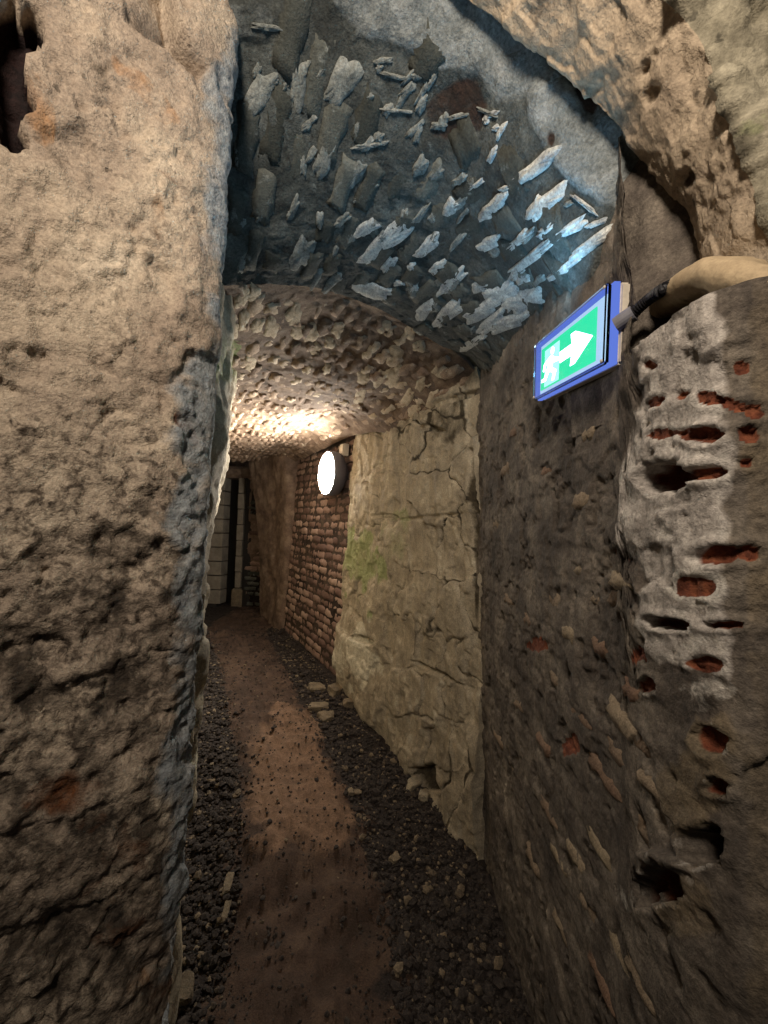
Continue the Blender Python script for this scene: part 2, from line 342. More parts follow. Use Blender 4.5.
Xs, Ys = proj(P2); am = 200 + Xs[:, 200:395].argmax(1); ar = np.arange(620); err = Xs[ar, am] - np.interp(Ys[ar, am], [b for a, b in sil], [a for a, b in sil])
kk = 25; err = np.convolve(np.pad(err, kk, mode='edge'), np.ones(2*kk+1)/(2*kk+1), 'valid'); P2[..., 0] -= (err/F*.76)[:, None]
wl = mesh_np('wall_left', P2, quads(620, 440), m_left, attrs={'dirt_shade': dirt_shade, 'ochre': ochre, 'rust': rust, 'grey': grey, 'hole': hole, 'mott': mott})
struct(wl, 'rough beige plastered jamb of the arch with dark hollow near its top', 'wall')

# ---- brick makers
def brick_mesh(name, L, W, T, mat, s, rough=.12):
    """irregular brick: face L x W at +Z, thickness T, about 60 triangles"""
    n, m = 6, 4; q = random.Random(s)
    u = np.linspace(-.5, .5, n); v = np.linspace(-.5, .5, m); V = []
    for j in range(m):
        for i in range(n):
            e = (i in (0, n-1)) + (j in (0, m-1))
            jx = q.uniform(-1, 1)*rough*.35*W; jy = q.uniform(-1, 1)*rough*.6*W
            V.append((u[i]*L*(1-.02*e) + jx, v[j]*W + jy, -e*T*.16 + q.uniform(-1, 1)*T*rough*.8))
    Q = [tuple(x) for x in quads(m, n)]
    ring = [i for i in range(n)] + [j*n+n-1 for j in range(1, m)] + [(m-1)*n+i for i in range(n-2, -1, -1)] + [j*n for j in range(m-2, 0, -1)]
    b0 = len(V); V += [(V[i][0]*1.03, V[i][1]*1.05, -T) for i in ring]
    k = len(ring)
    for a in range(k): Q.append((ring[a], b0+a, b0+(a+1) % k, ring[(a+1) % k]))
    me = bpy.data.meshes.new(name); me.from_pydata(V, [], Q); me.materials.append(mat)
    for p in me.polygons: p.use_smooth = True
    me.update(); return me
def frame(p, ux, n):
    ux = np.asarray(ux, float); n = np.asarray(n, float)/np.linalg.norm(n); ux = ux - n*np.dot(ux, n); ux /= np.linalg.norm(ux); uy = np.cross(n, ux)
    m = Matrix.Identity(4)
    for i in range(3): m[i][0] = ux[i]; m[i][1] = uy[i]; m[i][2] = n[i]; m[i][3] = p[i]
    return m
def place(name, me, parent, m, scale=(1, 1, 1)):
    o = bpy.data.objects.new(name, me); COL.objects.link(o); o.parent = parent
    o.matrix_local = m @ Matrix.Diagonal((*scale, 1)); return o

# ---- dark plastered right wall with the arch's right jamb (wall_right)
plan = np.vstack([cr([(.405, 1.80), (.405, 1.67), (.400, 1.3), (.398, .9), (.395, .68), (.384, .615), (.374, .56), (.370, .47), (.374, .43), (.392, .405), (.46, .375), (.62, .345), (.9, .33)], 460)])
zz = np.linspace(-.1, 2.15, 560); ZT = 1.695 + .455*sst(.56, .64, plan[:, 1])
pw = sst(.55, 1.2, plan[:, 1])
lean = .05*np.clip((1.7-zz)/1.7, 0, 1.1)
P = np.stack([plan[None, :, 0] + lean[:, None]*pw[None], np.broadcast_to(plan[None, :, 1], (560, 460)), -.1 + (zz[:, None] + .1)/2.25*(ZT[None] + .1)], -1)
PR = P; X, Y = proj(P); wb = fbm(P, 14, 4, 40)
jam = inpoly(X, Y, [(640, 345), (690, 285), (800, 250), (800, 1100), (738, 1100), (735, 700), (700, 650), (655, 650), (632, 590), (622, 520), (618, 480), (640, 440)], wb*16, 8)
pale = inpoly(X, Y, [(642, 350), (680, 290), (735, 280), (736, 560), (735, 690), (700, 660), (655, 640), (640, 590), (624, 530), (618, 480), (642, 430)], wb*26, 15)
pale = np.maximum(pale*.95, ell(X, Y, 600, 470, 60, 14, 12, wb)*.0)
tan_ = np.clip(inpoly(X, Y, [(736, 250), (800, 250), (800, 1100), (745, 1100)], wb*14, 12)*.48 + ell(X, Y, 700, 780, 40, 60, 0, wb)*.65 + ell(X, Y, 690, 900, 30, 40, 0, wb)*.5, 0, 1)
white = np.zeros(X.shape); brick = np.zeros(X.shape); hole = np.zeros(X.shape)
D = fbm(P, 4, 3, 41)*.010 + rid(P*np.array([1, 1, .6]), 11, 5, 42, .6)*.004 + fbm(P, 34, 4, 43, .6)*.004
course = np.abs(((P[..., 2] + fbm(P, 2, 2, 48)*.02) % .066)/.066 - .5)*2
D += (1-jam)*(sst(.6, .95, course + fbm(P, 20, 3, 39)*.8)*-.0022)
D += sst(-.05, .02, fbm(P, 10, 4, 44))*.004 - sst(.2, .3, fbm(P, 18, 4, 45))*.007
D += pale*.008
HOLES = [(668, 478, 29, 12, 4, .05), (712, 474, 15, 7, 0, .022), (672, 434, 15, 4, 4, .006), (704, 435, 14, 5, -3, .010), (716, 436, 12, 7, 0, .016), (747, 436, 9, 8, 0, .014), (747, 464, 5, 6, 0, .014), (720, 555, 18, 8, 12, .018), (751, 553, 12, 9, 0, .014),
         (626, 551, 12, 6, 0, .012), (660, 402, 13, 4, 6, .010), (688, 396, 6, 4, 0, .010), (714, 399, 9, 5, -15, .010), (735, 406, 10, 5, -20, .010), (753, 412, 9, 6, -20, .010), (656, 365, 8, 5, 0, .010), (741, 368, 8, 6, 0, .010),
         (674, 624, 24, 7, -8, .035), (723, 625, 19, 4, 0, .02), (624, 617, 11, 6, 0, .012), (640, 655, 12, 13, 0, .010), (648, 686, 14, 8, 0, .014), (706, 664, 22, 8, 0, .008), (713, 742, 19, 13, 0, .02), (720, 786, 17, 10, 20, .03),
         (709, 846, 20, 20, 0, .07), (664, 886, 30, 17, 12, .05), (704, 588, 18, 8, 0, .006), (538, 645, 10, 7, 0, .004), (572, 745, 9, 9, 0, .004)]
for (a, b, c, d, e, h) in HOLES:
    h = h if h > .03 else h*.6; m = ell(X, Y, a, b, c*.92, d*.92, e, wb*.7 + fbm(P, 50, 3, 47)*.7, .22)
    rim = ell(X, Y, a, b, c*1.3+3, d*1.5+3, e, wb*.6, .3)*(1-m)
    D = D - m*h + rim*.004*(1 if h > .008 else .3); brick = np.maximum(brick, m*(.95 if h < .06 else .5)); white = np.maximum(white, rim*(.34 if c > 12 else .2))
hole = ell(X, Y, 709, 843, 17, 17, 0, wb*.5, .3)*.9  # near-black paints the shade inside the deep holes
hole = np.maximum(hole, ell(X, Y, 672, 619, 22, 3, -8, wb*.3, .4)*.6)
D += ell(X, Y, 672, 862, 26, 7, -15, wb*.5)*.014
white = np.maximum(white, ell(X, Y, 704, 590, 26, 16, 0, wb)*.55); white = np.maximum(white, ell(X, Y, 700, 645, 40, 14, 0, wb)*.5); white = np.maximum(white, ell(X, Y, 700, 690, 34, 26, 0, wb)*.35)
D += pale*sst(.6, .9, rid(P*np.array([1, 1, .25]), 30, 3, 49))*-.003
P2, NR = sheet(P, (0, .7, 1.4), D)
D_R = D
wr = mesh_np('wall_right', P2, quads(560, 460), m_right, attrs={'pale': pale, 'tan': tan_, 'white': white, 'brick': brick, 'hole': hole})
pl3 = cr([(.392, .80), (.398, .68), (.415, .615), (.47, .565), (.56, .53)], 60); z3 = np.linspace(1.62, 2.35, 70)
P3 = np.stack([np.broadcast_to(pl3[None, :, 0], (70, 60)), np.broadcast_to(pl3[None, :, 1], (70, 60)), np.broadcast_to(z3[:, None], (70, 60))], -1)
P3, _ = sheet(P3, (0, .6, 1.4), fbm(P3, 9, 4, 46)*.016 + rid(P3, 14, 3, 38)*.006); zr = np.zeros((70, 60))
mesh_np('springer', P3, quads(70, 60), m_right, parent=wr, attrs={'pale': zr+.15, 'tan': zr, 'white': zr, 'brick': zr, 'hole': zr})
struct(wr, 'soot dark plastered brick wall ending in a pale jamb with exposed red bricks', 'wall')
def near_vertex(P, X, Y, px, py):
    k = np.argmin((X-px)**2 + (Y-py)**2); return np.unravel_index(k, X.shape)
red_me = [brick_mesh('brick', 1, 1, 1, m_red, 100+k, .15) for k in range(5)]
pale_me = [brick_mesh('brick', 1, 1, 1, m_pale, 120+k, .2) for k in range(6)]
def wall_brick(px, py, L, W, T, mes, sink, roll=0):
    i, j = near_vertex(PR, X, Y, px, py); n = NR[i, j]; p = P2[i, j] + n*(-sink)
    t = np.gradient(PR[i], axis=0)[j]; t[2] = roll*np.linalg.norm(t[:2]); m = frame(p, t, n)
    return place('brick', rnd.choice(mes), wr, m, (L, W, T))
for (px, py, L, W) in [(668, 484, .075, .03), (712, 474, .035, .018), (676, 434, .05, .014), (716, 437, .03, .018), (720, 556, .045, .022), (751, 553, .02, .026), (627, 552, .06, .02), (660, 403, .035, .012), (714, 399, .02, .013), (735, 406, .02, .015),
                    (672, 628, .06, .018), (723, 626, .04, .012), (624, 617, .05, .022), (641, 654, .05, .035), (648, 688, .06, .02), (706, 665, .045, .02), (713, 744, .045, .035), (664, 893, .06, .04), (716, 792, .03, .022), (538, 645, .07, .03), (572, 745, .06, .03), (700, 590, .03, .02)]:
    wall_brick(px, py, L, W, .03, red_me, .0005)
for (px, py, L, W) in [(620, 716, .13, .030), (606, 776, .13, .03), (550, 812, .12, .028), (600, 846, .10, .03), (580, 858, .08, .03), (560, 858, .09, .024), (616, 941, .16, .028), (552, 599, .10, .034), (570, 635, .06, .036), (598, 647, .06, .03), (624, 580, .10, .026), (612, 600, .05, .024),
                    (590, 432, .05, .034), (496, 524, .06, .035), (575, 570, .06, .026), (520, 705, .09, .03), (500, 740, .1, .03), (512, 770, .08, .03), (545, 745, .08, .03), (583, 716, .10, .028), (618, 752, .08, .03), (630, 690, .05, .03), (535, 860, .10, .03), (560, 925, .10, .026), (590, 905, .09, .03),
                    (605, 980, .10, .026), (640, 980, .08, .024), (540, 985, .1, .028), (508, 600, .09, .03), (535, 555, .08, .03), (515, 430, .1, .032), (505, 470, .09, .034), (545, 470, .08, .03), (580, 500, .07, .03), (590, 600, .06, .026), (555, 680, .07, .03), (530, 620, .08, .03), (640, 745, .06, .03), (655, 790, .06, .026), (640, 830, .07, .028)]:
    wall_brick(px, py, L, W, .03, pale_me, rnd.uniform(-.006, -.001), rnd.uniform(-.06, .06))

# ---- vaults as smooth height fields
SP = fl(475, 865)                                                    # foot of the edge between dark wall and stone wall
AP0 = np.array([.40, SP[1], 0.])
arc = [onpl(x, y, AP0, AX) for x, y in [(222, 284), (260, 284), (320, 288), (360, 301), (400, 320), (440, 345), (478, 373)]]
ARC_T = np.array([np.dot(a - AP0, NX) for a in arc]); ARC_Z = np.array([a[2] for a in arc])
ctl = [tuple(a) for a in arc] + [(.47, .58, 2.0), (.43, .58, 2.12), (.36, .59, 2.24), (.395, .69, 1.93), (.35, .71, 2.03), (.28, .73, 2.15), (.43, .80, 1.87), (.2, .66, 2.36), (0, .70, 2.44), (-.22, .73, 2.46), (-.5, .77, 2.40), (-.8, .82, 2.25),
       (.42, .92, 1.97), (.34, .92, 2.08), (.2, .95, 2.23), (0, 1.0, 2.30), (-.3, .95, 2.31), (.42, 1.25, 2.0), (.50, 1.7, 1.9), (.52, .9, 1.75), (.54, .55, 1.75)]
VZ = tps(ctl)
LF = AP0 - NX*1.5; RF = AP0 + NX*.16
NLn = np.array([-.85, .80, 0]); NRn = np.array([.56, .53, 0])
nu, nv = 320, 300
a_ = np.linspace(0, 1, nu)[None, :, None]; b_ = np.linspace(0, 1, nv)[:, None, None]
Pb = (LF*(1-a_) + RF*a_)*(1-b_) + (NLn*(1-a_) + NRn*a_)*b_
P = Pb.copy(); P[..., 2] = VZ(P[..., 0], P[..., 1])
X, Y = proj(P); wb = fbm(P, 9, 4, 60)
rend = np.clip(inpoly(X, Y, [(330, -30), (520, -30), (560, 60), (640, 140), (690, 200), (640, 215), (590, 190), (560, 150), (500, 90), (440, 60), (400, 50), (350, 45)], wb*30, 14)
               + ell(X, Y, 585, 150, 45, 40, -40, wb)*.8 + ell(X, Y, 240, 20, 40, 20, 0, wb)*.5, 0, 1)
vd = np.clip(ell(X, Y, 460, 115, 40, 34, 0, wb, .2)*.6 + ell(X, Y, 553, 140, 8, 15, 0, wb*1.8, .6)*.8 + ell(X, Y, 588, 104, 8, 15, 20, wb*1.8, .6)*.8 + ell(X, Y, 230, 110, 12, 60, 0, wb)*.5 + ell(X, Y, 640, 200, 30, 20, 0, wb)*.5, 0, 1)
D = fbm(P, 4, 3, 61)*.007 + rid(P, 10, 4, 62)*.003 + fbm(P, 30, 4, 63, .6)*.005 + rend*.010 - vd*.007
P2, N = sheet(P, (0, .7, 1.4), D)
VAULT = (P2, N, X, Y)
ce = mesh_np('ceiling', P2, quads(nv, nu), m_bed, attrs={'render': rend, 'dirt_shade': vd})
struct(ce, 'soot dark brick vault behind the arch tinted blue by the exit sign', 'ceiling')
def vault_frame(fn, x, y):
    e = .01; n = np.array([(fn(x+e, y)-fn(x-e, y))/(2*e), (fn(x, y+e)-fn(x, y-e))/(2*e), -1.0])
    return np.array([x, y, float(fn(x, y))]), n/np.linalg.norm(n)
# courses run along the corridor axis
vb = [brick_mesh('brick', .185, .047, .05, m_vbrick, 200+k, .2) for k in range(8)]
r2 = random.Random(8); cnt = 0
for row in range(-6, 22):
    t = -.02 - row*.060; arcl = t
    off = r2.uniform(0, .2)
    for k in range(14):
        s = -.01 - off + .1 - k*.132
        q = AP0 + NX*t + AX*(s - .1)
        # inside the vault's quad?
        den = (NLn-LF); 
        if q[1] < .53 - .2*(q[0]-.56) + .04 or q[0] > .47 or q[0] < -.62: continue
        p, n = vault_frame(VZ, q[0], q[1])
        if n[2] > -.35: continue
        i, j = near_vertex(None, VAULT[2], VAULT[3], *[float(c) for c in proj(p[None])]) if True else (0, 0)
        h = float(np.dot(VAULT[0][i, j]-p, n)); h = min(max(h, -.03), .03)
        if rend[i, j] > .55 or r2.random() < .12: continue
        L = .125*r2.uniform(.55, 1.05)*min(1, abs(n[2])*1.15); W = .047*r2.uniform(.8, 1.08); lift = r2.uniform(.001, .0066); slew = r2.uniform(-.03, .03)
        i0, j0 = max(i-45, 0), max(j-55, 0); WP = VAULT[0][i0:i+45, j0:j+55].reshape(-1, 3); WNm = VAULT[1][i0:i+45, j0:j+55].reshape(-1, 3); WP0 = WP[:, :2]
        V = []; q6, q4 = np.linspace(-.5, .5, 7), np.linspace(-.5, .5, 4)
        for b in q4:
            for a in q6:
                e = (abs(a) == .5) + (abs(b) == .5)
                g_ = q[:2] + AX[:2]*(a*L + r2.uniform(-.007, .007)) + NX[:2]*(b*W + slew*a*L + r2.uniform(-.0055, .0055))
                k = int(((WP0 - g_)**2).sum(1).argmin()); V.append(WP[k] + WNm[k]*(lift + r2.uniform(-.0015, .0015) - (.003 if e else 0)) + np.r_[g_ - WP0[k], 0])
        Qb = [tuple(x) for x in quads(4, 7)]; ring = list(range(7)) + [13, 20] + list(range(27, 20, -1)) + [14, 7]
        b0 = len(V); V += [V[x] - n*.02 for x in ring]; kk = len(ring)
        Qb += [(ring[a], b0+a, b0+(a+1) % kk, ring[(a+1) % kk]) for a in range(kk)]
        mesh_np('brick', np.array(V), np.array(Qb), m_vbrick, parent=ce); cnt += 1
FL = [(385, 242, 72, 18, 41), (367, 227, 28, 14, 35), (389, 264, 22, 10, 50), (428, 245, 32, 14, 45), (438, 266, 20, 10, 40), (452, 281, 42, 11, 41), (448, 313, 44, 14, 42), (425, 310, 25, 14, 45), (484, 285, 24, 15, 20), (482, 310, 46, 17, 30), (489, 323, 40, 12, 40),
      (491, 210, 30, 14, 40), (491, 242, 26, 14, 20), (452, 206, 18, 16, 60), (357, 174, 30, 14, 65), (325, 159, 44, 17, 75), (293, 208, 28, 8, 70), (319, 219, 18, 8, 80), (267, 204, 22, 7, 60), (342, 219, 24, 8, 40), (302, 253, 40, 20, 65), (376, 291, 42, 18, -10), (242, 264, 22, 8, 75),
      (259, 94, 50, 24, 65), (342, 83, 62, 26, 60), (299, 87, 50, 17, 85), (267, 28, 36, 7, -8), (395, 77, 36, 5, -15), (395, 111, 34, 5, -5), (369, 145, 42, 5, 8), (437, 126, 18, 8, 5), (455, 117, 24, 6, 15), (486, 113, 24, 5, -20), (420, 166, 24, 14, 55), (259, 216, 15, 6, 60), (412, 265, 9, 8, 0), (415, 287, 9, 9, 0), (400, 282, 14, 5, 0),
      (544, 206, 56, 17, 38), (497, 204, 30, 15, 45), (520, 240, 34, 10, 40), (532, 256, 60, 12, 38), (585, 204, 36, 5, -40), (502, 292, 36, 20, 15), (589, 246, 56, 13, 35), (560, 272, 32, 10, 35), (524, 300, 48, 22, 25), (506, 324, 44, 16, 20), (525, 279, 16, 10, 10), (536, 168, 60, 16, 40), (545, 230, 26, 10, 38), (572, 228, 30, 9, 30), (470, 345, 30, 9, 35), (332, 282, 30, 8, 45)]
def flake(px, py, L, W, ang, s, FV, mat, parent, th=.0052, name='limewash_patch'):
    P_, N_, X_, Y_ = FV; i, j = near_vertex(None, X_, Y_, px, py)
    i = min(max(i, 2), P_.shape[0]-3); j = min(max(j, 2), P_.shape[1]-3)
    p = P_[i, j]; n = N_[i-2:i+3, j-2:j+3].mean((0, 1)); n /= np.linalg.norm(n)
    t1 = np.cross(n, [.3, .5, .8]); t1 /= np.linalg.norm(t1); t2 = np.cross(n, t1); e = .004
    (x0, x1, x2), (y0, y1, y2) = proj(np.array([p, p+t1*e, p+t2*e]))
    J = np.linalg.inv(np.array([[x1-x0, x2-x0], [y1-y0, y2-y0]])/e)
    q = random.Random(s); K = 28; a = radians(ang); rim = []; inn = []
    ph = [q.uniform(0, 6.3) for _ in range(4)]
    for k in range(K):
        f = 2*pi*k/K; rr = 1 + .10*sin(2*f+ph[0]) + .10*sin(3*f+ph[1]) + .10*sin(5*f+ph[2]) + q.uniform(-.05, .05)
        c, d = cos(f), sin(f); c = math.copysign(abs(c)**.7, c); d = math.copysign(abs(d)**.7, d)
        dx, dy = L/2*rr*c, W/2*rr*d
        v = J @ np.array([dx*cos(a)+dy*sin(a), -dx*sin(a)+dy*cos(a)]); 
        rim.append(p + t1*v[0] + t2*v[1] - n*.012); inn.append(p + (t1*v[0] + t2*v[1])*.86 + n*(th*q.uniform(.7, 1.2)))
    mid = [p + (v - p)*.5 for v in inn]
    i0, i1, j0, j1 = max(i-60, 0), i+60, max(j-60, 0), j+60; SP_, SN_ = P_[i0:i1, j0:j1].reshape(-1, 3), N_[i0:i1, j0:j1].reshape(-1, 3)
    def drape(v, lift):
        v = np.asarray(v); d = v - SP_; d = d - SN_*(d*SN_).sum(1, keepdims=True); k = (d**2).sum(1).argsort()[:6]
        c = SP_[k]; return v + n*float(np.median(((c - v) @ n))) + n*lift
    V = [drape(v, -.003) for v in rim] + [drape(v, th*q.uniform(.25, 1)) for v in inn] + [drape(v, th*q.uniform(.5, 1.2)) for v in mid] + [drape(p, th)]
    Q = [(a*K+k, a*K+(k+1) % K, (a+1)*K+(k+1) % K, (a+1)*K+k) for k in range(K) for a in (0, 1)]; T = [(2*K+k, 2*K+(k+1) % K, 3*K) for k in range(K)]
    me = bpy.data.meshes.new(name); me.from_pydata([tuple(v) for v in V], [], Q+T); me.materials.append(mat); me.update()
    for pl_ in me.polygons: pl_.use_smooth = True
    bm = bmesh.new(); bm.from_mesh(me); bmesh.ops.recalc_face_normals(bm, faces=bm.faces); bm.to_mesh(me); bm.free()
    o = bpy.data.objects.new(name, me); COL.objects.link(o); o.parent = parent; return o
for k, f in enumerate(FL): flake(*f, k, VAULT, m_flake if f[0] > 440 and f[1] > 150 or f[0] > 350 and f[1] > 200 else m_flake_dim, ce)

r5 = random.Random(21)
for k in range(110):
    px, py = r5.uniform(235, 610), r5.uniform(60, 340)
    if py > 275 + max(0, px-300)*.42 or py > 375 - max(0, px-490)*1.0 - 30 or py < 60 + max(0, px-420)*.75: continue
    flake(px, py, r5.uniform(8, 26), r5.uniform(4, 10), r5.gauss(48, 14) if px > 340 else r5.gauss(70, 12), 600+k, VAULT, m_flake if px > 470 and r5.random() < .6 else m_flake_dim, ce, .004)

# ---- lit vault further down
RB = [np.array([.42, 1.673, 0]), np.array([-.30, 3.255, 0]), np.array([-1.12, 4.786, 0]), np.array([-1.5, 5.5, 0])]
pa, pb = RB[0], RB[2]
t0 = ARC_T - ARC_T.max()
def arcz(t): return np.interp(t, t0, ARC_Z)
tc = t0[np.argmax(ARC_Z)]; zc = ARC_Z.max()
ctl2 = []
for s in (-.12, .7, 1.5, 2.3, 3.1, 3.9):
    base = AP0 + AX*s
    for a, z in zip(t0, ARC_Z): ctl2.append((*(base + NX*(a - .0))[:2], z + .20*sst(.15, 1.8, s)*sst(-.5, 0, a)))
    for a, z in ((-1.15, 2.10), (-1.35, 1.98), (.12, 1.97 + .24*sst(.15, 1.8, s))): ctl2.append((*(base + NX*a)[:2], z))
LZ = tps(ctl2)
nu, nv = 220, 330
a_ = np.linspace(-1.5, .14, nu)[None, :]; s_ = (np.linspace(0, 1, nv)**1.3*3.9)[:, None]
P = AP0 + NX*a_[..., None] + AX*s_[..., None]; P[..., 2] = LZ(P[..., 0], P[..., 1])
X, Y = proj(P); wb = fbm(P, 9, 4, 70)
D = fbm(P, 4, 3, 71)*.012 + rid(P, 11, 4, 72)*.006 + fbm(P, 35, 3, 73)*.003
ld = np.clip(sst(.1, .4, fbm(P, 14, 3, 74))*.5, 0, 1)
grn = ell(X, Y, 230, 355, 9, 20, 0, wb)*.8
P2, N = sheet(P, (-.3, 2.2, 1.4), D)
LV = (P2, N, X, Y)
c2 = mesh_np('ceiling', P2, quads(nv, nu), m_bed2, attrs={'dirt_shade': ld, 'green': grn})
struct(c2, 'limewashed rough brick vault lit by the round wall lamp', 'ceiling')
# ragged front lip of the lit vault, hanging just below the dark one
aa = np.linspace(-1.5, .14, 260); Q0 = AP0 + NX*aa[:, None]; zl = LZ(Q0[:, 0], Q0[:, 1])
rows = []
for k, (dz, ds) in enumerate([(0, .03), (-.004, .012), (0, 0), (.03, -.004), (.08, -.004), (.2, .0)]):
    q = Q0 + AX*ds; q[:, 2] = zl + dz; rows.append(q)
P = np.array(rows); D = fbm(P, 14, 4, 75)*.008
P2, _ = sheet(P, (0, 0, 1.4), D); P2[0] = P[0] + [0, 0, .02]
lip = mesh_np('trim_1', P2, quads(*P.shape[:2]), m_bed2, attrs={'dirt_shade': D*0, 'green': D*0}); struct(lip, 'ragged edge where the lit vault meets the dark vault', 'trim')
lb = [brick_mesh('brick', .17, .05, .05, m_lbrick, 300+k, .22) for k in range(8)]
cand = []
for row in range(0, 24):
    t = .06 - row*.062
    off = r2.uniform(0, .18)
    for k in range(22):
        q = AP0 + NX*(t) + AX*(.07 + off*.5 + k*.185 + r2.uniform(-.012, .012))
        if t < -1.3: continue
        p, n = vault_frame(LZ, q[0], q[1])
        cand.append((np.linalg.norm(p-CAM), p, n))
cand.sort(key=lambda c: c[0]); far = []
for idx, (d, p, n) in enumerate(cand):
    i, j = near_vertex(None, LV[2], LV[3], *[float(c) for c in proj(p[None])])
    h = float(np.clip(np.dot(LV[0][i, j]-p, n), -.02, .02))
    m = frame(p + n*(h*.7 + r2.uniform(0, .014)), AX + NX*r2.uniform(-.06, .06), n); sc = (r2.uniform(.55, 1.05), r2.uniform(.8, 1.15), 1)
    if idx < 290: place('brick', r2.choice(lb), c2, m, sc)
    else: far.append((m, sc))
V = []; Q = []
for m, sc in far:
    me = r2.choice(lb); A = np.array(m @ Matrix.Diagonal((*sc, 1))); v = np.empty(len(me.vertices)*3); me.vertices.foreach_get('co', v); v = v.reshape(-1, 3)
    b0 = sum(len(x) for x in V); V.append(v @ A[:3, :3].T + A[:3, 3]); q = np.empty(len(me.polygons)*4, int); me.polygons.foreach_get('vertices', q); Q.append(q.reshape(-1, 4)+b0)
fb = mesh_np('far_bricks', np.vstack(V), np.vstack(Q), m_lbrick, parent=c2); fb['kind'] = 'stuff'
for k in range(34):
    px = r2.uniform(232, 450); py = 292 + r2.random()*95 + max(0, px-330)*.42
    flake(px, py, r2.uniform(10, 24), r2.uniform(9, 16), r2.uniform(50, 85), 400+k, LV, m_pale2, c2, .006)

# ---- stone wall (right, middle)
nu, nv = 230, 420
B0, B1 = fl(475, 865) + [.02, -.03, -.06], fl(335, 690); T0 = at(478, 385, B0[1]); T1 = at(356, 436, B1[1])
B1 = B1.copy(); B1[2] -= .06
def patch(B0, B1, T0, T1, nu, nv, top=.12):
    a_ = np.linspace(0, 1, nu)[None, :, None]; b_ = np.linspace(0, 1+top, nv)[:, None, None]
    return (B0*(1-a_) + B1*a_)*(1-b_) + (T0*(1-a_) + T1*a_)*b_
P = patch(B0, B1, T0, T1, nu, nv)
out = -NX
X, Y = proj(P)
Wp = np.stack([fbm(P, 6, 3, 80), fbm(P, 6, 3, 81)], -1)
Xw = X + Wp[..., 0]*9; Yw = Y + Wp[..., 1]*15
seeds = [(357, 455, .8), (356, 500, .8), (374, 452, .7), (377, 480, .8), (388, 425, .8), (398, 455, .8), (393, 490, .8), (402, 410, .9), (420, 400, .9), (415, 432, 1), (446, 398, 1), (470, 396, .9), (440, 445, 1.2), (440, 495, 1.2), (472, 470, 1),
         (362, 560, 1), (366, 615, .9), (380, 580, 1), (396, 560, 1), (420, 545, 1.2), (425, 600, 1.1), (455, 555, 1.1), (450, 610, 1), (474, 540, .9), (470, 600, .9), (350, 655, .9), (346, 690, .9), (372, 655, .8), (376, 690, .9), (400, 650, 1), (408, 690, 1), (428, 655, .9), (432, 700, .9), (452, 665, .9), (455, 700, .9), (470, 660, .8),
         (418, 735, 1), (440, 745, 1), (460, 745, .9), (472, 740, .9), (455, 800, 1), (470, 810, 1), (438, 790, .9), (400, 730, .9)]
dist = np.stack([np.hypot((Xw-sx), (Yw-sy)*.8)/wt for sx, sy, wt in seeds], 0)
idx = dist.argmin(0); srt = np.sort(dist, 0)[:2]; gap = srt[1]-srt[0]
q = np.random.default_rng(5); K = len(seeds)
offs = q.uniform(-.014, .014, K); tx = q.uniform(-.0006, .0006, K); ty = q.uniform(-.0003, .0003, K)
sx = np.array([s[0] for s in seeds])[idx]; sy = np.array([s[1] for s in seeds])[idx]
thin = q.random(K)[idx]
D = fbm(P, 2.5, 3, 82)*.030 + rid(P*np.array([1, 1, .35]), 7, 4, 83)*.010 + fbm(P, 25, 4, 84, .6)*.006 + sst(.02, .1, fbm(P*np.array([1, 1, .5]), 6, 4, 79))*.010
D += (offs[idx] + (X-sx)*tx[idx] + (Y-sy)*ty[idx])*sst(0, 5, gap)
joint = 1 - sst(.2, 2.2 + 2*fbm(P, 8, 2, 85), gap)
D -= joint*.020*sst(-.05, .25, fbm(P, 5, 2, 86))
D -= sst(.16, .26, fbm(P, 8, 4, 87))*.008
# bulging foot, bays and the niche low on the wall
D += ell(X, Y, 460, 800, 22, 70, 0, Wp[..., 0]*.5)*.02 + ell(X, Y, 352, 650, 14, 40, 0)*.02
nich = inpoly(X, Y, [(414, 768), (430, 766), (438, 790), (424, 792)], Wp[..., 0]*3, 3); D -= nich*.07
for (a, b, c, d, e, h) in [(366, 640, 9, 3, -15, .05), (430, 428, 14, 3, -10, .03), (395, 510, 4, 14, 5, .03), (385, 516, 9, 2, 0, .02), (410, 400, 4, 18, -25, .03), (476, 520, 3, 70, 0, .03), (386, 630, 4, 50, 2, .015), (436, 673, 30, 2.5, -25, .04), (430, 517, 30, 2, 6, .014), (378, 460, 3, 50, 3, .03), (398, 470, 2.5, 45, 2, .03), (450, 400, 26, 3, 20, .03), (474, 452, 3, 4, 0, .03), (420, 628, 4, 14, 0, .02)]:
    D -= ell(X, Y, a, b, c, d, e, Wp[..., 0]*.6, .3)*h
dirt_shade = np.clip(joint*.45 + nich*.6 + ell(X, Y, 476, 540, 4, 90, 0)*.5 + sst(700, 880, Y)*.25 + ell(X, Y, 430, 410, 60, 25, -15, Wp[..., 0])*.3 + .12*sst(395, 430, X + Wp[..., 0]*20) + ell(X, Y, 440, 470, 40, 50, 0, Wp[..., 0])*.1, 0, 1)  # dirt on the upper part; also darkens joints, niche, outer edge and foot
grn = np.clip(ell(X, Y, 360, 560, 18, 45, 10, Wp[..., 0])*.75 + ell(X, Y, 395, 540, 18, 30, 0, Wp[..., 0])*.5 + ell(X, Y, 405, 500, 12, 20, 0, Wp[..., 0])*.15, 0, 1)
grn = grn*.8; wht = np.clip(ell(X, Y, 360, 470, 14, 50, 0, Wp[..., 0])*.4 + ell(X, Y, 350, 660, 20, 40, 0, Wp[..., 0])*.45 + ell(X, Y, 400, 700, 50, 60, 20, Wp[..., 0])*.35, 0, 1)
P2, N = sheet(P, (-1, 1.8, 1.4), D)
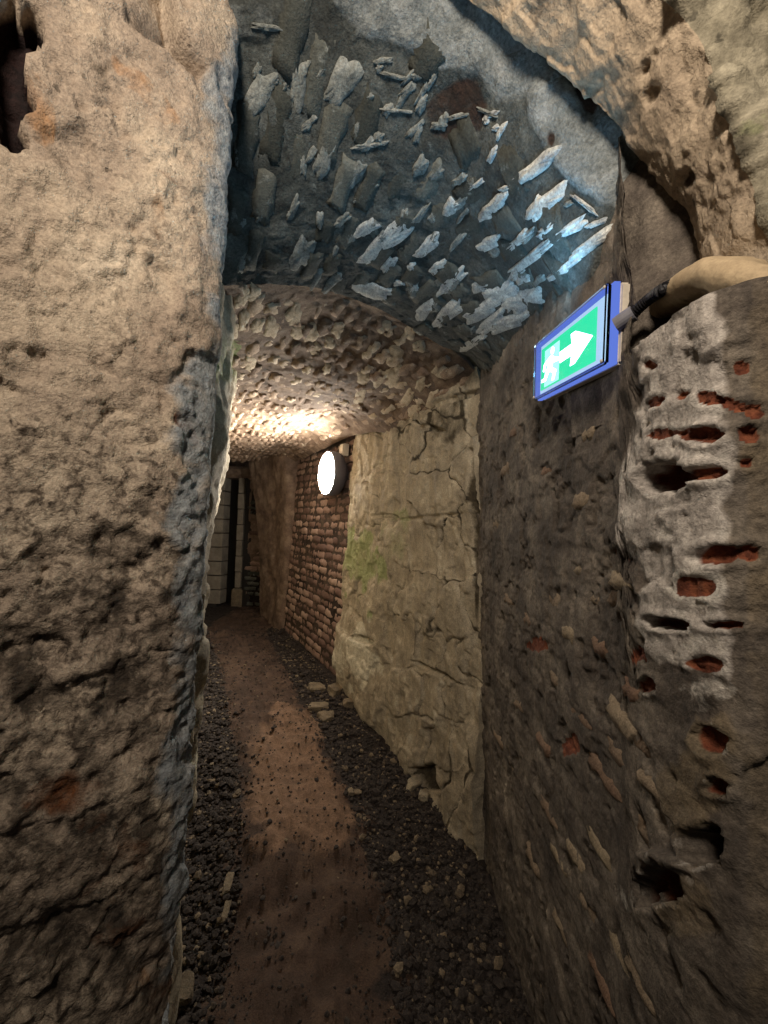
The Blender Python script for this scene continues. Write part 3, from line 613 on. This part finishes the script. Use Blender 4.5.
ws = empty('wall_middle_right'); struct(ws, 'pale greenish stone block wall between brickwork and sooty plaster', 'wall')
QA = quads(nv, nu); fid = idx.ravel()[QA[:, 0]]
flatP = P2.reshape(-1, 3)
for k in range(K):
    fq = QA[fid == k]
    if len(fq) < 4: continue
    us, inv = np.unique(fq, return_inverse=True)
    mesh_np('stone', flatP[us], inv.reshape(-1, 4), m_stone, parent=ws, attrs={'dirt_shade': dirt_shade.ravel()[us], 'green': grn.ravel()[us], 'white': wht.ravel()[us]})
# end face of the stone wall towards the brickwork, and towards the dark plaster
for nm, col_, dx in (('end_face', nu-1, NX*.12 + AX*.01), ('edge_face', 0, NX*.10 - AX*.01)):
    e = P2[:, col_]; a_ = np.linspace(0, 1, 12)[None, :, None]; PE = e[:, None]*(1-a_) + (e + dx)[:, None]*a_
    PE = PE + (fbm(PE, 14, 4, 88)*.012*np.sin(np.linspace(0, pi, 12))[None])[..., None]*AX
    z0 = np.zeros(PE.shape[:2])
    mesh_np(nm, PE, quads(*PE.shape[:2]), m_stone, parent=ws, attrs={'dirt_shade': z0+.1, 'green': z0+.05, 'white': z0+.3})

# ---- brick wall (right, far)
B0, B1 = fl(336, 690) + NX*.05, fl(282, 632) ; T0 = at(353, 440, B0[1]) + NX*.05; T1 = at(297, 462, B1[1])
B0 = B0 - AX*.15; T0 = T0 - AX*.15
B0[2] -= .05; B1 = B1.copy(); B1[2] -= .05
P = patch(B0, B1, T0, T1, 150, 200, .1); N = facing(P, normals(P), (-2, 3, 1.4))
D = fbm(P, 4, 3, 90)*.012 + rid(P, 12, 3, 91)*.004
P2 = P + N*(D - .006)[..., None]
md = sst(.0, .4, fbm(P, 3, 3, 92))*.6 + sst(600, 690, proj(P)[1])*.4  # random dark patches, darker towards the foot
wb_ = mesh_np('wall_far_right', P2, quads(200, 150), m_wbed, attrs={'dirt_shade': md}); struct(wb_, 'old red brick wall under the round lamp', 'wall')
LEN = np.linalg.norm(B1-B0); HT = np.linalg.norm(T0-B0)*1.08
wm = [brick_mesh('brick', .195, .052, .05, m_wbrick, 500+k, .16) for k in range(8)]
rows = 30; nb = 0
WN = N.mean((0, 1)); WN /= np.linalg.norm(WN)
for rI in range(rows):
    b = (rI+.6)/rows*1.05
    x = -.1 + (rI % 2)*.1 + rnd.uniform(-.02, .02)
    while x < LEN + .05:
        L = .2 if rnd.random() < .7 else .105
        a = (x + L/2)/LEN; x += L + .012
        if not 0 < a < 1 or nb >= 298: continue
        p = (B0*(1-a) + B1*a)*(1-b) + (T0*(1-a) + T1*a)*b
        i = min(199, int(b/1.1*199)); j = int(a*149)
        sag = .012*sin(a*4 + rI*.1)
        m = frame(p + np.array([0, 0, sag]) + N[i, j]*(D[i, j]*.8 + rnd.uniform(-.004, .008)), (B1-B0) + np.array([0, 0, rnd.uniform(-.03, .03)]), N[i, j])
        place('brick', rnd.choice(wm), wb_, m, (L/.2, HT/rows*.84/.052, 1)); nb += 1

# ---- jamb pier past the brickwork (px 262-285) and end wall
E0 = fl(283, 633); E1 = fl(262, 620); E1 = at(262, 624, 5.45); E0[2] -= .05; 
TE0 = at(296, 455, E0[1]); TE1 = at(258, 440, 5.45)
plan = cr([E0 + NX*.12, E0 - NX*.02 + AX*.02, E0 + (E1-E0)*.35 - AX*.03, E1*.4 + E0*.6 + AX*.06, E1], 60)
top = cr([TE0 + NX*.2, TE0 - NX*.04, TE0 + (TE1-TE0)*.35 - AX*.03, TE1*.4 + TE0*.6 + AX*.08, TE1 + AX*.1], 60)
b_ = np.linspace(-.03, 1.12, 170)[:, None, None]
P = plan[None]*(1-b_) + top[None]*b_; P[..., 2] = (zf(5) - .05) + b_[..., 0]*2.3
zrel = b_[..., 0]
bul = np.interp(zrel, [0, .2, .45, .6, .75, .85, 1], [.05, .02, .0, .01, .04, .08, .15])
P = P - NX*bul[..., None]*.7
D = fbm(P, 5, 4, 100)*.03 + rid(P, 12, 3, 101)*.012
P2, N = sheet(P, (-1.5, 3, 1.4), D)
pz = mesh_np('wall_back', P2, quads(170, 60), m_end, attrs={'dirt_shade': sst(.0, .4, fbm(P, 9, 3, 102))*.35}); struct(pz, 'rough bulging masonry pier at the end of the brick wall', 'wall')
# end wall behind, bricks and stones partly soot black
EP = at(240, 600, 6.0); EN = np.array([-.1, -1, 0.]); EN /= np.linalg.norm(EN)
def ew(px, py): return onpl(px, py, EP, EN)
A, B = ew(246, 610), ew(292, 610); U = np.array([B[0]-A[0], B[1]-A[1], 0]); ULEN = np.linalg.norm(U); U /= ULEN
a_ = np.linspace(-.02, 1.2, 60)[None, :, None]*ULEN; z_ = np.linspace(zf(6)-.1, 2.5, 150)[:, None, None]
P = np.array([A[0], A[1], 0]) + U*a_ + np.array([0, 0, 1])*z_
D = fbm(P, 5, 4, 103)*.02; P2, N = sheet(P, (-2, 3, 1.4), D)
sx_, sy_ = proj(P); soot = np.clip(ell(sx_, sy_, 262, 500, 10, 34, 0, fbm(P, 6, 3, 104)*.6)*.9 + ell(sx_, sy_, 258, 588, 10, 16, 0, fbm(P, 6, 3, 105)*.6)*.9, 0, 1)
we = mesh_np('wall_back', P2, quads(150, 60), m_end, attrs={'dirt_shade': soot}); struct(we, 'shadowy brick end wall beyond the doorway', 'wall')
for rI in range(28):
    x = -.05*(rI % 2)
    while x < ULEN*1.15:
        L = rnd.choice([.2, .2, .11]); c = np.array([A[0], A[1], 0]) + U*(x+L/2) + np.array([0, 0, zf(6)+.05+rI*.078]); x += L+.015
        qx, qy = [float(v) for v in proj(c[None])]
        if qx < 249 or rnd.random() < .25: continue
        s = soot[np.unravel_index(np.argmin((sx_-qx)**2 + (sy_-qy)**2), soot.shape)]
        place('brick', rnd.choice(vb if s > .4 else wm), we, frame(c + EN*(rnd.uniform(0, .02)), U, EN), (L/.2, 1.15, 1))
# doorway: dark sheet, pale door post, brown jamb, concrete block column
dr = empty('door_1'); struct(dr, 'narrow black doorway opening beside a pale post at the tunnel end', 'door')
def boxq(name, c0, c1, ythick, z0, z1, mat, parent, dn=EN, bev=.006):
    """upright block between two ground points on a plane, ythick deep behind it"""
    bm = bmesh.new(); d = -dn*ythick; pts = [c0, c1, c1+d, c0+d]
    lo = [bm.verts.new((p[0], p[1], z0)) for p in pts]; hi = [bm.verts.new((p[0], p[1], z1)) for p in pts]
    bm.faces.new(lo[::-1]); bm.faces.new(hi)
    for k in range(4): bm.faces.new((lo[k], lo[(k+1) % 4], hi[(k+1) % 4], hi[k]))
    bmesh.ops.recalc_face_normals(bm, faces=bm.faces)
    if bev: bmesh.ops.bevel(bm, geom=list(bm.edges), offset=bev, segments=1, affect='EDGES')
    return bm_obj(name, bm, mat, parent)
zt = ew(240, 478)[2]; fz6 = zf(6) - .06
boxq('opening_shade', ew(218, 600) - EN*.25, ew(239, 600) - EN*.25, .04, fz6, zt, m_dark, dr)  # black sheet standing in for the shade inside the opening
boxq('jamb', ew(241, 600), ew(249, 600), .16, fz6, zt+.05, m_end if False else m_dark, dr)
zs = np.linspace(fz6 + .35, zt, 8)
for k in range(7): boxq('post_block', ew(234.5, 600) + EN*(.02 + .01*(k % 2)), ew(240 + .7*(k % 2), 600) + EN*.02, .14, zs[k]+.006, zs[k+1]-.004, m_block, dr)
boxq('post_foot', ew(231, 600) + EN*.03, ew(242, 600) + EN*.03, .14, fz6, zs[0]-.01, m_rock, dr, bev=.03)
boxq('lintel', ew(196, 600) + EN*.06, ew(262, 600) + EN*.06, .3, zt, zt+.18, m_end, dr, bev=.05)
bp = empty('trim_2'); struct(bp, 'column of pale concrete blocks with thin joints by the doorway', 'trim')
zb = np.linspace(fz6 + .1, zt, 10)
for k in range(9): boxq('block', ew(196, 600) + EN*(.10), ew(223, 600) + EN*.10, .2, zb[k]+.007, zb[k+1]-.007, m_block, bp)
boxq('plinth', ew(200, 600) + EN*.14, ew(221, 600) + EN*.14, .25, fz6, zb[0], m_dark, bp, bev=.03)

# ---- far left wall: ragged plaster edge seen past the jamb
pts = [(-.50, .95), (-.52, 1.25), (-.66, 1.65), (-.80, 2.02), (-.90, 2.26), (-.98, 2.34), (-1.15, 2.42), (-1.6, 2.9), (-2.2, 3.8), (-2.75, 4.9), (-2.9, 6.2)]
plan = cr(pts, 330); zz = np.linspace(-.08, 2.45, 300)
P = np.stack([np.broadcast_to(plan[None, :, 0], (300, 330)), np.broadcast_to(plan[None, :, 1], (300, 330)), np.broadcast_to(zz[:, None], (300, 330))], -1)
# silhouette follows the photograph's edge: px 228 high, px 200 low
P[..., 0] += (np.interp(zz, [0, .6, 1.0, 1.3, 1.6, 1.9, 2.3], [-.55, -.42, -.25, -.14, -.085, -.045, -.03])[:, None])*sst(1.0, 1.6, P[..., 1])
D = fbm(P, 4, 4, 110)*.03 + rid(P, 9, 4, 111)*.012 + sst(.0, .08, fbm(P, 6, 4, 112))*.012 + fbm(P, 30, 3, 113)*.004
P2, N = sheet(P, (.2, 2.2, 1.4), D); X, Y = proj(P)
wfl = mesh_np('wall_far_left', P2, quads(300, 330), m_stone, attrs={'dirt_shade': sst(.1, .4, fbm(P, 7, 3, 114))*.3, 'green': ell(X, Y, 222, 360, 20, 26, 0)*.6, 'white': sst(-.2, .2, fbm(P, 5, 3, 115))*.5})
struct(wfl, 'pale ragged plaster wall edge lit behind the near jamb', 'wall')
# closing wall at the very end
P = np.stack(np.meshgrid(np.linspace(-3.2, -.9, 40), np.linspace(-.1, 2.7, 40)), -1); P = np.stack([P[..., 0], np.full((40, 40), 6.6), P[..., 1]], -1)
P2, _ = sheet(P, (0, 0, 1), fbm(P, 5, 3, 116)*.04); wz = mesh_np('wall_back', P2, quads(40, 40), m_end, attrs={'dirt_shade': P[..., 0]*0+.3}); struct(wz, 'dark wall closing the tunnel behind the doorway', 'wall')

# ---- arch band (soffit, rubble face, back)
fe = cr([(.50, .53, 1.66), (.468, .545, 1.80), (.450, .56, 1.9), (.410, .585, 1.99), (.354, .60, 2.095), (.203, .64, 2.30), (.03, .68, 2.46), (-.14, .71, 2.56), (-.3, .74, 2.62), (-.6, .76, 2.55)], 360)
ne = cr([(.50, .44, 1.66), (.455, .45, 1.80), (.438, .455, 1.9), (.412, .462, 1.98), (.385, .47, 2.08), (.24, .50, 2.30), (.06, .54, 2.5), (-.14, .58, 2.64), (-.36, .6, 2.7), (-.75, .55, 2.6)], 360)
rad = ne - np.array([-.05, .6, 1.75]); rad[:, 1] = 0; rad /= np.linalg.norm(rad, axis=1, keepdims=True)
R = []
for k in np.linspace(.55, .02, 70): R.append(ne + rad*k + np.array([0, -.06, 0])*k)
for k in np.linspace(0, 1, 80): R.append(ne*(1-k) + fe*k + rad*(-.012*sin(pi*k)))
for k in np.linspace(.02, .45, 40): R.append(fe + rad*k)
P = np.array(R); X, Y = proj(P)
rub = np.zeros(P.shape[:2]); rub[:72] = 1; rub = sst(.2, .8, rub + fbm(P, 14, 3, 120)*.0)
D = fbm(P, 5, 3, 121)*.009 + rid(P*np.array([1, 1, .6]), 12, 5, 122, .6)*.007 + fbm(P, 40, 4, 123, .6)*.003 - sst(.22, .3, fbm(P, 16, 4, 124))*.0025 + rid(P*np.array([1, 1, .5]), 20, 3, 119)*.002 + sst(0, .05, fbm(P, 9, 4, 126))*.004
D += rub*(rid(P, 13, 5, 125, .6)*.028)
ad = np.clip(ell(X, Y, 688, 180, 4, 8, -25, fbm(P, 40, 4, 118)*1.2, .6)*.7 + sst(.15, .4, fbm(P, 12, 3, 127))*.35, 0, 1)
for (a, b, c, d) in [(652, 95, 5, 9), (688, 180, 5, 9), (645, 68, 3, 8)]: D -= ell(X, Y, a, b, c, d, -25, fbm(P, 40, 4, 128)*1.4, .6)*.010
P2, _ = sheet(P, (0, .3, 1.6), D)
ag = ell(X, Y, 748, 140, 16, 26, 0, fbm(P, 16, 3, 129)*1.2, .8)*.34 + ell(X, Y, 745, 40, 20, 40)*.15
ab = mesh_np('trim_3', P2, quads(*P.shape[:2]), m_arch, attrs={'dirt_shade': ad, 'rubble': rub, 'green': ag}); struct(ab, 'plastered arch soffit with rough rubble face springing from the jamb', 'arch')
# impost lip
path = cr([(*at(648, 318, .63),), (*at(662, 300, .56),), (*at(690, 283, .49),), (*at(722, 281, .44),), (*at(770, 290, .40),), (*at(860, 300, .37),)], 150)
T = np.gradient(path, axis=0); T /= np.linalg.norm(T, axis=1, keepdims=True)
side = np.cross(T, [0, 0, 1]); side /= np.linalg.norm(side, axis=1, keepdims=True)
if np.mean((side*(CAM-path)).sum(1)) < 0: side = -side
prof = [(-.05, .034), (-.02, .034), (.0, .030), (.010, .018), (.013, .004), (.009, -.010), (-.002, -.022), (-.02, -.030), (-.05, -.033)]
pc = cr(prof, 44)
scl = np.interp(np.linspace(0, 1, 150), [0, .15, .4, 1], [.45, .8, 1, 1])
P = path[:, None] + side[:, None]*pc[None, :, 0:1]*scl[:, None, None] + np.array([0, 0, 1])*pc[None, :, 1:2]*scl[:, None, None]
D = fbm(P, 10, 3, 130)*.009 + fbm(P, 45, 3, 131)*.0015
P2, _ = sheet(P, CAM, D)
lipo = mesh_np('trim_4', P2, quads(*P.shape[:2]), m_lip, attrs={'dirt_shade': np.broadcast_to(sst(-.0, -.03, pc[:, 1])[None]*.5, D.shape)}); struct(lipo, 'smooth plaster ledge capping the pale jamb under the arch', 'trim')  # shade on the ledge's underside is painted in by this mask

# ---------------------------------------------------------------- gravel and loose rocks
ico = bmesh.new(); bmesh.ops.create_icosphere(ico, subdivisions=1, radius=1); iv = np.array([v.co[:] for v in ico.verts]); iq = np.array([[v.index for v in f.verts] for f in ico.faces]); ico.free()
g = np.random.default_rng(11); V = []; Q = []; TN = []; n = 0; tries = 0
while n < 19000 and tries < 90000:
    tries += 1
    y = .85 + (g.random()**1.5)*4.0; lo_, hi_ = -.62 - max(0, y-1.2)*.42, XB(y) - .0
    x = g.uniform(lo_, hi_); l_, r_ = path_lr(y)
    inside = l_ + .02 < x < r_ - .02
    if inside and g.random() > .09 + .5*math.exp(-min(x - l_, r_ - x)/.05): continue
    s = g.choice([.005, .007, .009, .013, .019], p=[.34, .32, .2, .11, .03])*(1 if y < 2 else 1.25)*(.65 if inside else 1)
    v = iv*(1 + g.uniform(-.28, .28, (12, 1)))*np.array([1, g.uniform(.6, 1), g.uniform(.45, .8)])*s
    a = g.uniform(0, 6.28); c, d = cos(a), sin(a); v = np.c_[v[:, 0]*c - v[:, 1]*d, v[:, 0]*d + v[:, 1]*c, v[:, 2]]
    V.append(v + [x, y, floor_z(x, y) + s*.25]); Q.append(iq + 12*n); TN.append(np.full(12, g.random()**7*.9)); n += 1
gr = mesh_np('gravel', np.vstack(V), np.vstack(Q), m_gravel, parent=floor, attrs={'tone': np.concatenate(TN)}, smooth=False); gr['kind'] = 'stuff'; gr['label'] = 'dark loose gravel strewn along both sides of the sand path'
def rock(px, py, L, W, H, rot, label, mat, s, group=None):
    bm = bmesh.new(); bmesh.ops.create_icosphere(bm, subdivisions=3, radius=.5); p = fl(px, py)
    for v in bm.verts:
        c = np.array(v.co)[None]*2 + s*7.7
        k = 1 + .34*float(fbm(c, 1.3, 3, s)[0]); d = v.co.copy(); v.co = Vector((math.copysign(min(abs(d.x), .36), d.x)*k*1.3, math.copysign(min(abs(d.y), .36), d.y)*k*1.3, math.copysign(min(abs(d.z), .3), d.z)*k*1.5))
        v.co = Vector((v.co.x*L, v.co.y*W, v.co.z*H))
    o = bm_obj('rock', bm, mat, None, False); o.rotation_euler = (s*.13 % .3, .1, rot); o.location = (p[0], p[1], floor_z(p[0], p[1]) + H*.28)
    return tag(o, label, 'rock', group)
ROCKS = [(317, 693, .13, .09, .06, .3, 'flat rock slab nearest the brick wall foot on the gravel', m_rock),
         (336, 698, .15, .10, .06, 1.0, 'larger flat rock against the corner of the stone wall', m_rock),
         (318, 711, .14, .08, .05, .2, 'grey flat rock lying below the two slabs at the wall corner', m_rock),
         (326, 720, .11, .09, .05, .8, 'squarish rock on the gravel, lowest of the rocks by the wall corner', m_rock),
         (350, 712, .10, .07, .06, .1, 'small rock tucked under the stone wall foot by its corner', m_rock),
         (185, 992, .05, .07, .05, .4, 'pale stone at the foot of the rough left jamb', m_rock),
         (228, 888, .03, .09, .02, .2, 'upper brown chip lying on the gravel left of the path', m_rock),
         (226, 914, .025, .07, .018, .1, 'lower tan chip lying on the gravel beside the path', m_rock),
         (414, 796, .08, .05, .05, .5, 'pale rubble stone below the niche of the stone wall', m_stone),
         (424, 806, .07, .05, .04, 1.2, 'pale rubble lump closest to the sooty wall below the niche', m_stone),
         (395, 862, .05, .035, .02, .9, 'ochre pebble on the gravel right of the path edge', m_rock),
         (352, 795, .05, .04, .02, .4, 'small brown stone on the path edge beside the gravel', m_rock)]
for k, a in enumerate(ROCKS): rock(*a, k+1)

# ---------------------------------------------------------------- wall lamp (bulkhead)
lamp_n = -NX.copy(); LC = at(325, 473, 3.42)                         # centre of the luminous face
def disc(name, prof, mat, parent, seg=48):
    """lathe about local +Z: prof = [(radius, z)]"""
    V = []; Qf = []
    for r, z in prof:
        for k in range(seg): V.append((r*cos(2*pi*k/seg), r*sin(2*pi*k/seg), z))
    for j in range(len(prof)-1):
        for k in range(seg): Qf.append((j*seg+k, j*seg+(k+1) % seg, (j+1)*seg+(k+1) % seg, (j+1)*seg+k))
    me = bpy.data.meshes.new(name); me.from_pydata(V, [], Qf); me.materials.append(mat)
    for p in me.polygons: p.use_smooth = True
    bm = bmesh.new(); bm.from_mesh(me); bmesh.ops.remove_doubles(bm, verts=bm.verts, dist=1e-5); bmesh.ops.recalc_face_normals(bm, faces=bm.faces); bm.to_mesh(me); bm.free()
    o = bpy.data.objects.new(name, me); COL.objects.link(o); o.parent = parent; return o
m_body = plain('lamp_housing', '5c5a60', .5); m_glow = glow('lamp_diffuser', (1, .93, .82), LAMP_E); m_box = plain('white_plastic', 'cfc9bb', .5); m_hook = plain('rusty_iron', '2a201b', .7, .5)
lp = empty('wall_lamp'); lp.matrix_world = frame(LC - lamp_n*.10, (0, 0, 1), lamp_n)
tag(lp, 'round bulkhead lamp glowing white on the brick wall', 'lamp')
disc('housing', [(1e-4, -.06), (.13, -.06), (.19, -.02), (.20, .02), (.202, .07), (.195, .085), (.186, .085)], m_body, lp)
disc('diffuser', [(.186, .084), (.186, .092), (.175, .1), (.12, .106), (1e-4, .108)], m_glow, lp)
disc('mounting_plate', [(1e-4, -.085), (.10, -.085), (.10, -.055), (1e-4, -.055)], m_body, lp)
jp = onpl(347.5, 451, (T0 + B0)/2 - NX*.02, WN)
def box_obj(name, sz, mat, parent=None, bev=.004, seg=2):
    bm = bmesh.new(); bmesh.ops.create_cube(bm, size=1); bmesh.ops.scale(bm, vec=sz, verts=bm.verts)
    if bev: bmesh.ops.bevel(bm, geom=list(bm.edges), offset=bev, segments=seg, affect='EDGES')
    return bm_obj(name, bm, mat, parent)
jb = empty('junction_box'); jb.matrix_world = frame(jp + WN*.03, (0, 0, 1), WN); tag(jb, 'small white junction box above the round lamp by the stone wall', 'junction box')
box_obj('box', (.11, .085, .05), m_box, jb); l2 = box_obj('lid', (.10, .075, .012), m_box, jb, .003); l2.location = (0, 0, .03)
for sxx in (-.04, .04):
    s_ = disc('screw', [(1e-4, .006), (.005, .005), (.006, 0)], m_body, jb, 10); s_.location = (sxx, sxx*.6, .035)
hk = disc('wall_hook', [(1e-4, -.03), (.014, -.03), (.018, .0), (.024, .02), (.016, .042), (1e-4, .048)], m_hook, None, 16)
hk.matrix_world = frame(onpl(321.5, 449, (T0+B0)/2, WN) + WN*.03, (0, 0, 1), WN); tag(hk, 'dark iron stud in the wall just above the round lamp', 'hook')

# ---------------------------------------------------------------- exit sign
tl, tr, br, bl = at(540, 346, .88), at(613.5, 284, .60), at(617, 362, .60), at(540.5, 400, .88)
sc_ = (tl+tr+br+bl)/4; ux = ((tr-tl)+(br-bl))/2; SW = np.linalg.norm(ux); ux /= SW; uyv = ((tl-bl)+(tr-br))/2; SH = np.linalg.norm(uyv)
sn = np.cross(ux, uyv); sn /= np.linalg.norm(sn)
if np.dot(sn, CAM - sc_) < 0: sn = -sn
sg = empty('exit_sign'); sm = frame(sc_, ux, sn); sg.matrix_world = sm
tag(sg, 'lit green running man exit sign with white arrow on the sooty wall', 'exit sign')
m_house = plain('sign_housing', 'bdb3a2', .5); m_green = glow('sign_green', (.03, .60, .29), GREEN_E); m_white = glow('sign_white', (.72, 1, .9), ARROW_E); m_pan = glow('sign_light_band', (.52, .74, 1.0), RIM_E*1.25); m_rim = glow('sign_blue_edge', (.15, .25, .88), RIM_E); m_doorw = glow('sign_door', (.35, .95, .72), GREEN_E*1.1)
m_clear = NT('clear_cover'); b = m_clear.n('ShaderNodeBsdfPrincipled'); b.inputs['Base Color'].default_value = (.9, .95, 1, 1); b.inputs['Transmission Weight'].default_value = 1; b.inputs['Roughness'].default_value = .03; b.inputs['IOR'].default_value = 1.2
m_clear.l(b.outputs[0], m_clear.out.inputs[0]); m_clear = m_clear.m
hb = box_obj('housing', (SW*1.0, SH*1.0, .022), m_house, sg, .004); hb.location = (0, 0, -.017)
def flat(name, pts, z, th, mat, parent=sg):
    """extruded flat shape in the sign's plane, pts in units of half width / half height of the panel"""
    bm = bmesh.new(); vs = [bm.verts.new((x, y, z)) for x, y in pts]; f = bm.faces.new(vs)
    r = bmesh.ops.extrude_face_region(bm, geom=[f]); bmesh.ops.translate(bm, vec=(0, 0, th), verts=[e for e in r['geom'] if isinstance(e, bmesh.types.BMVert)])
    bmesh.ops.recalc_face_normals(bm, faces=bm.faces); return bm_obj(name, bm, mat, parent)
def rect(x0, y0, x1, y1): return [(x0, y0), (x1, y0), (x1, y1), (x0, y1)]
hw_, hh_ = SW/2, SH/2
def frame_ring(name, o0, i0, z, th, mat):
    bm = bmesh.new(); (a, b), (c, d) = o0, i0
    O = [(-a, -b), (a, -b), (a, b), (-a, b)]; I = [(-c, -d), (c, -d), (c, d), (-c, d)]
    for zz_ in (z, z+th):
        pass
    vo = [[bm.verts.new((x, y, q)) for x, y in O] for q in (z, z+th)]; vi = [[bm.verts.new((x, y, q)) for x, y in I] for q in (z, z+th)]
    for k in range(4):
        l = (k+1) % 4
        bm.faces.new((vo[1][k], vo[1][l], vi[1][l], vi[1][k])); bm.faces.new((vo[0][k], vi[0][k], vi[0][l], vo[0][l]))
        bm.faces.new((vo[0][k], vo[0][l], vo[1][l], vo[1][k])); bm.faces.new((vi[0][k], vi[1][k], vi[1][l], vi[0][l]))
    bmesh.ops.recalc_face_normals(bm, faces=bm.faces); return bm_obj(name, bm, mat, sg)
frame_ring('cover_rim', (hw_, hh_), (hw_*.93, hh_*.86), -.006, .010, m_rim)
flat('light_band', rect(-hw_*.93, -hh_*.86, hw_*.93, hh_*.86), -.005, .003, m_pan)
px0, px1, py0, py1 = -hw_*.88, hw_*.66, -hh_*.70, hh_*.72
flat('green_panel', rect(px0, py0, px1, py1), -.002, .002, m_green)
PW, PH = px1-px0, py1-py0
def pp(L): return [(px0 + u*PW, py0 + v*PH) for u, v in L]
flat('door_pictogram', pp(rect(.09, .03, .40, .90)), .0002, .0006, m_doorw)
arrow = [(.42, .38), (.64, .38), (.62, .17), (.70, .17), (.97, .5), (.70, .83), (.62, .83), (.64, .62), (.42, .62)]
flat('arrow_pictogram', pp(arrow), .0010, .0006, m_white)
man = empty('running_man'); man.parent = sg
def circ(cx_, cy_, r): return [(cx_ + r*cos(2*pi*k/20)*PH/PW, cy_ + r*sin(2*pi*k/20)) for k in range(20)]
flat('head', pp(circ(.265, .78, .085)), .0010, .0006, m_white, man)
flat('body', pp([(.17, .66), (.25, .70), (.33, .58), (.42, .53), (.42, .45), (.31, .48), (.28, .53), (.27, .40), (.36, .28), (.31, .08), (.26, .09), (.29, .26), (.20, .34), (.13, .16), (.03, .17), (.03, .24), (.09, .25), (.16, .44), (.18, .56), (.12, .52), (.10, .40), (.06, .42), (.08, .58)]), .0010, .0006, m_white, man)
cv = box_obj('clear_cover', (SW*.995, SH*.99, .010), m_clear, sg, .003); cv.location = (0, 0, .011)
for sx_, sy2 in ((-1, 1), (1, 1), (-1, -1), (1, -1)):
    s_ = disc('screw', [(1e-4, .002), (.0025, .0015), (.003, 0)], m_house, sg, 10); s_.location = (sx_*hw_*.955, sy2*hh_*.9, .016)
# the sign's own light
sl = bpy.data.lights.new('sign_light', 'AREA'); sl.shape = 'RECTANGLE'; sl.size = SW*.9; sl.size_y = .03; sl.energy = SIGN_W; sl.color = (.30, .66, 1.0)
so = bpy.data.objects.new('sign_light', sl); COL.objects.link(so); sd = sn*.45 + np.array([0, 0, .8]) - ux*.5; so.matrix_world = frame(sc_ + sn*.034 + np.array([0, 0, SH*.46]) - ux*.02, ux, -sd); sl.spread = radians(150)
# cable gland and ribbed conduit
def tube(name, pts, rad_, mat, parent=None, seg=14, n=60, ribs=0, rib=.0):
    c = cr(pts, n); T = np.gradient(c, axis=0); T /= np.linalg.norm(T, axis=1, keepdims=True)
    a = np.cross(T, [0, 0, 1.]); a /= np.linalg.norm(a, axis=1, keepdims=True); b = np.cross(T, a)
    th = np.linspace(0, 2*pi, seg, endpoint=False)
    R_ = np.full(n, rad_) + (rib*np.sign(np.sin(np.linspace(0, ribs*2*pi, n))) if ribs else 0)
    V = (c[:, None] + R_[:, None, None]*(a[:, None]*np.cos(th)[None, :, None] + b[:, None]*np.sin(th)[None, :, None])).reshape(-1, 3)
    Qs = [(i*seg+k, i*seg+(k+1) % seg, (i+1)*seg+(k+1) % seg, (i+1)*seg+k) for i in range(n-1) for k in range(seg)]
    bm = bmesh.new(); vs = [bm.verts.new(v) for v in V]
    for q_ in Qs: bm.faces.new([vs[k] for k in q_])
    bm.faces.new(vs[:seg]); bm.faces.new(vs[-seg:]); bmesh.ops.recalc_face_normals(bm, faces=bm.faces)
    return bm_obj(name, bm, mat, parent, False)
m_gland = plain('grey_gland', '6f6e74', .45); m_rib = plain('black_conduit', '1b1a1d', .5)
gp0, gp1 = at(616, 325, .605), at(634, 313, .585)
g0 = tube('cable_gland', [gp0, (gp0+gp1)/2, gp1], .0125, m_gland, None, 18, 8); g0_inv = sm.inverted()
g0.parent = sg; g0.matrix_parent_inverse = sg.matrix_basis.inverted()
cd = tube('conduit', [at(633, 314, .587), at(642, 305, .572), at(652, 297, .555), at(662, 290, .53), at(672, 285, .53)], .0072, m_rib, None, 12, 120, 18, .0016)
tag(cd, 'black ribbed conduit from the exit sign gland into the plaster ledge', 'conduit')
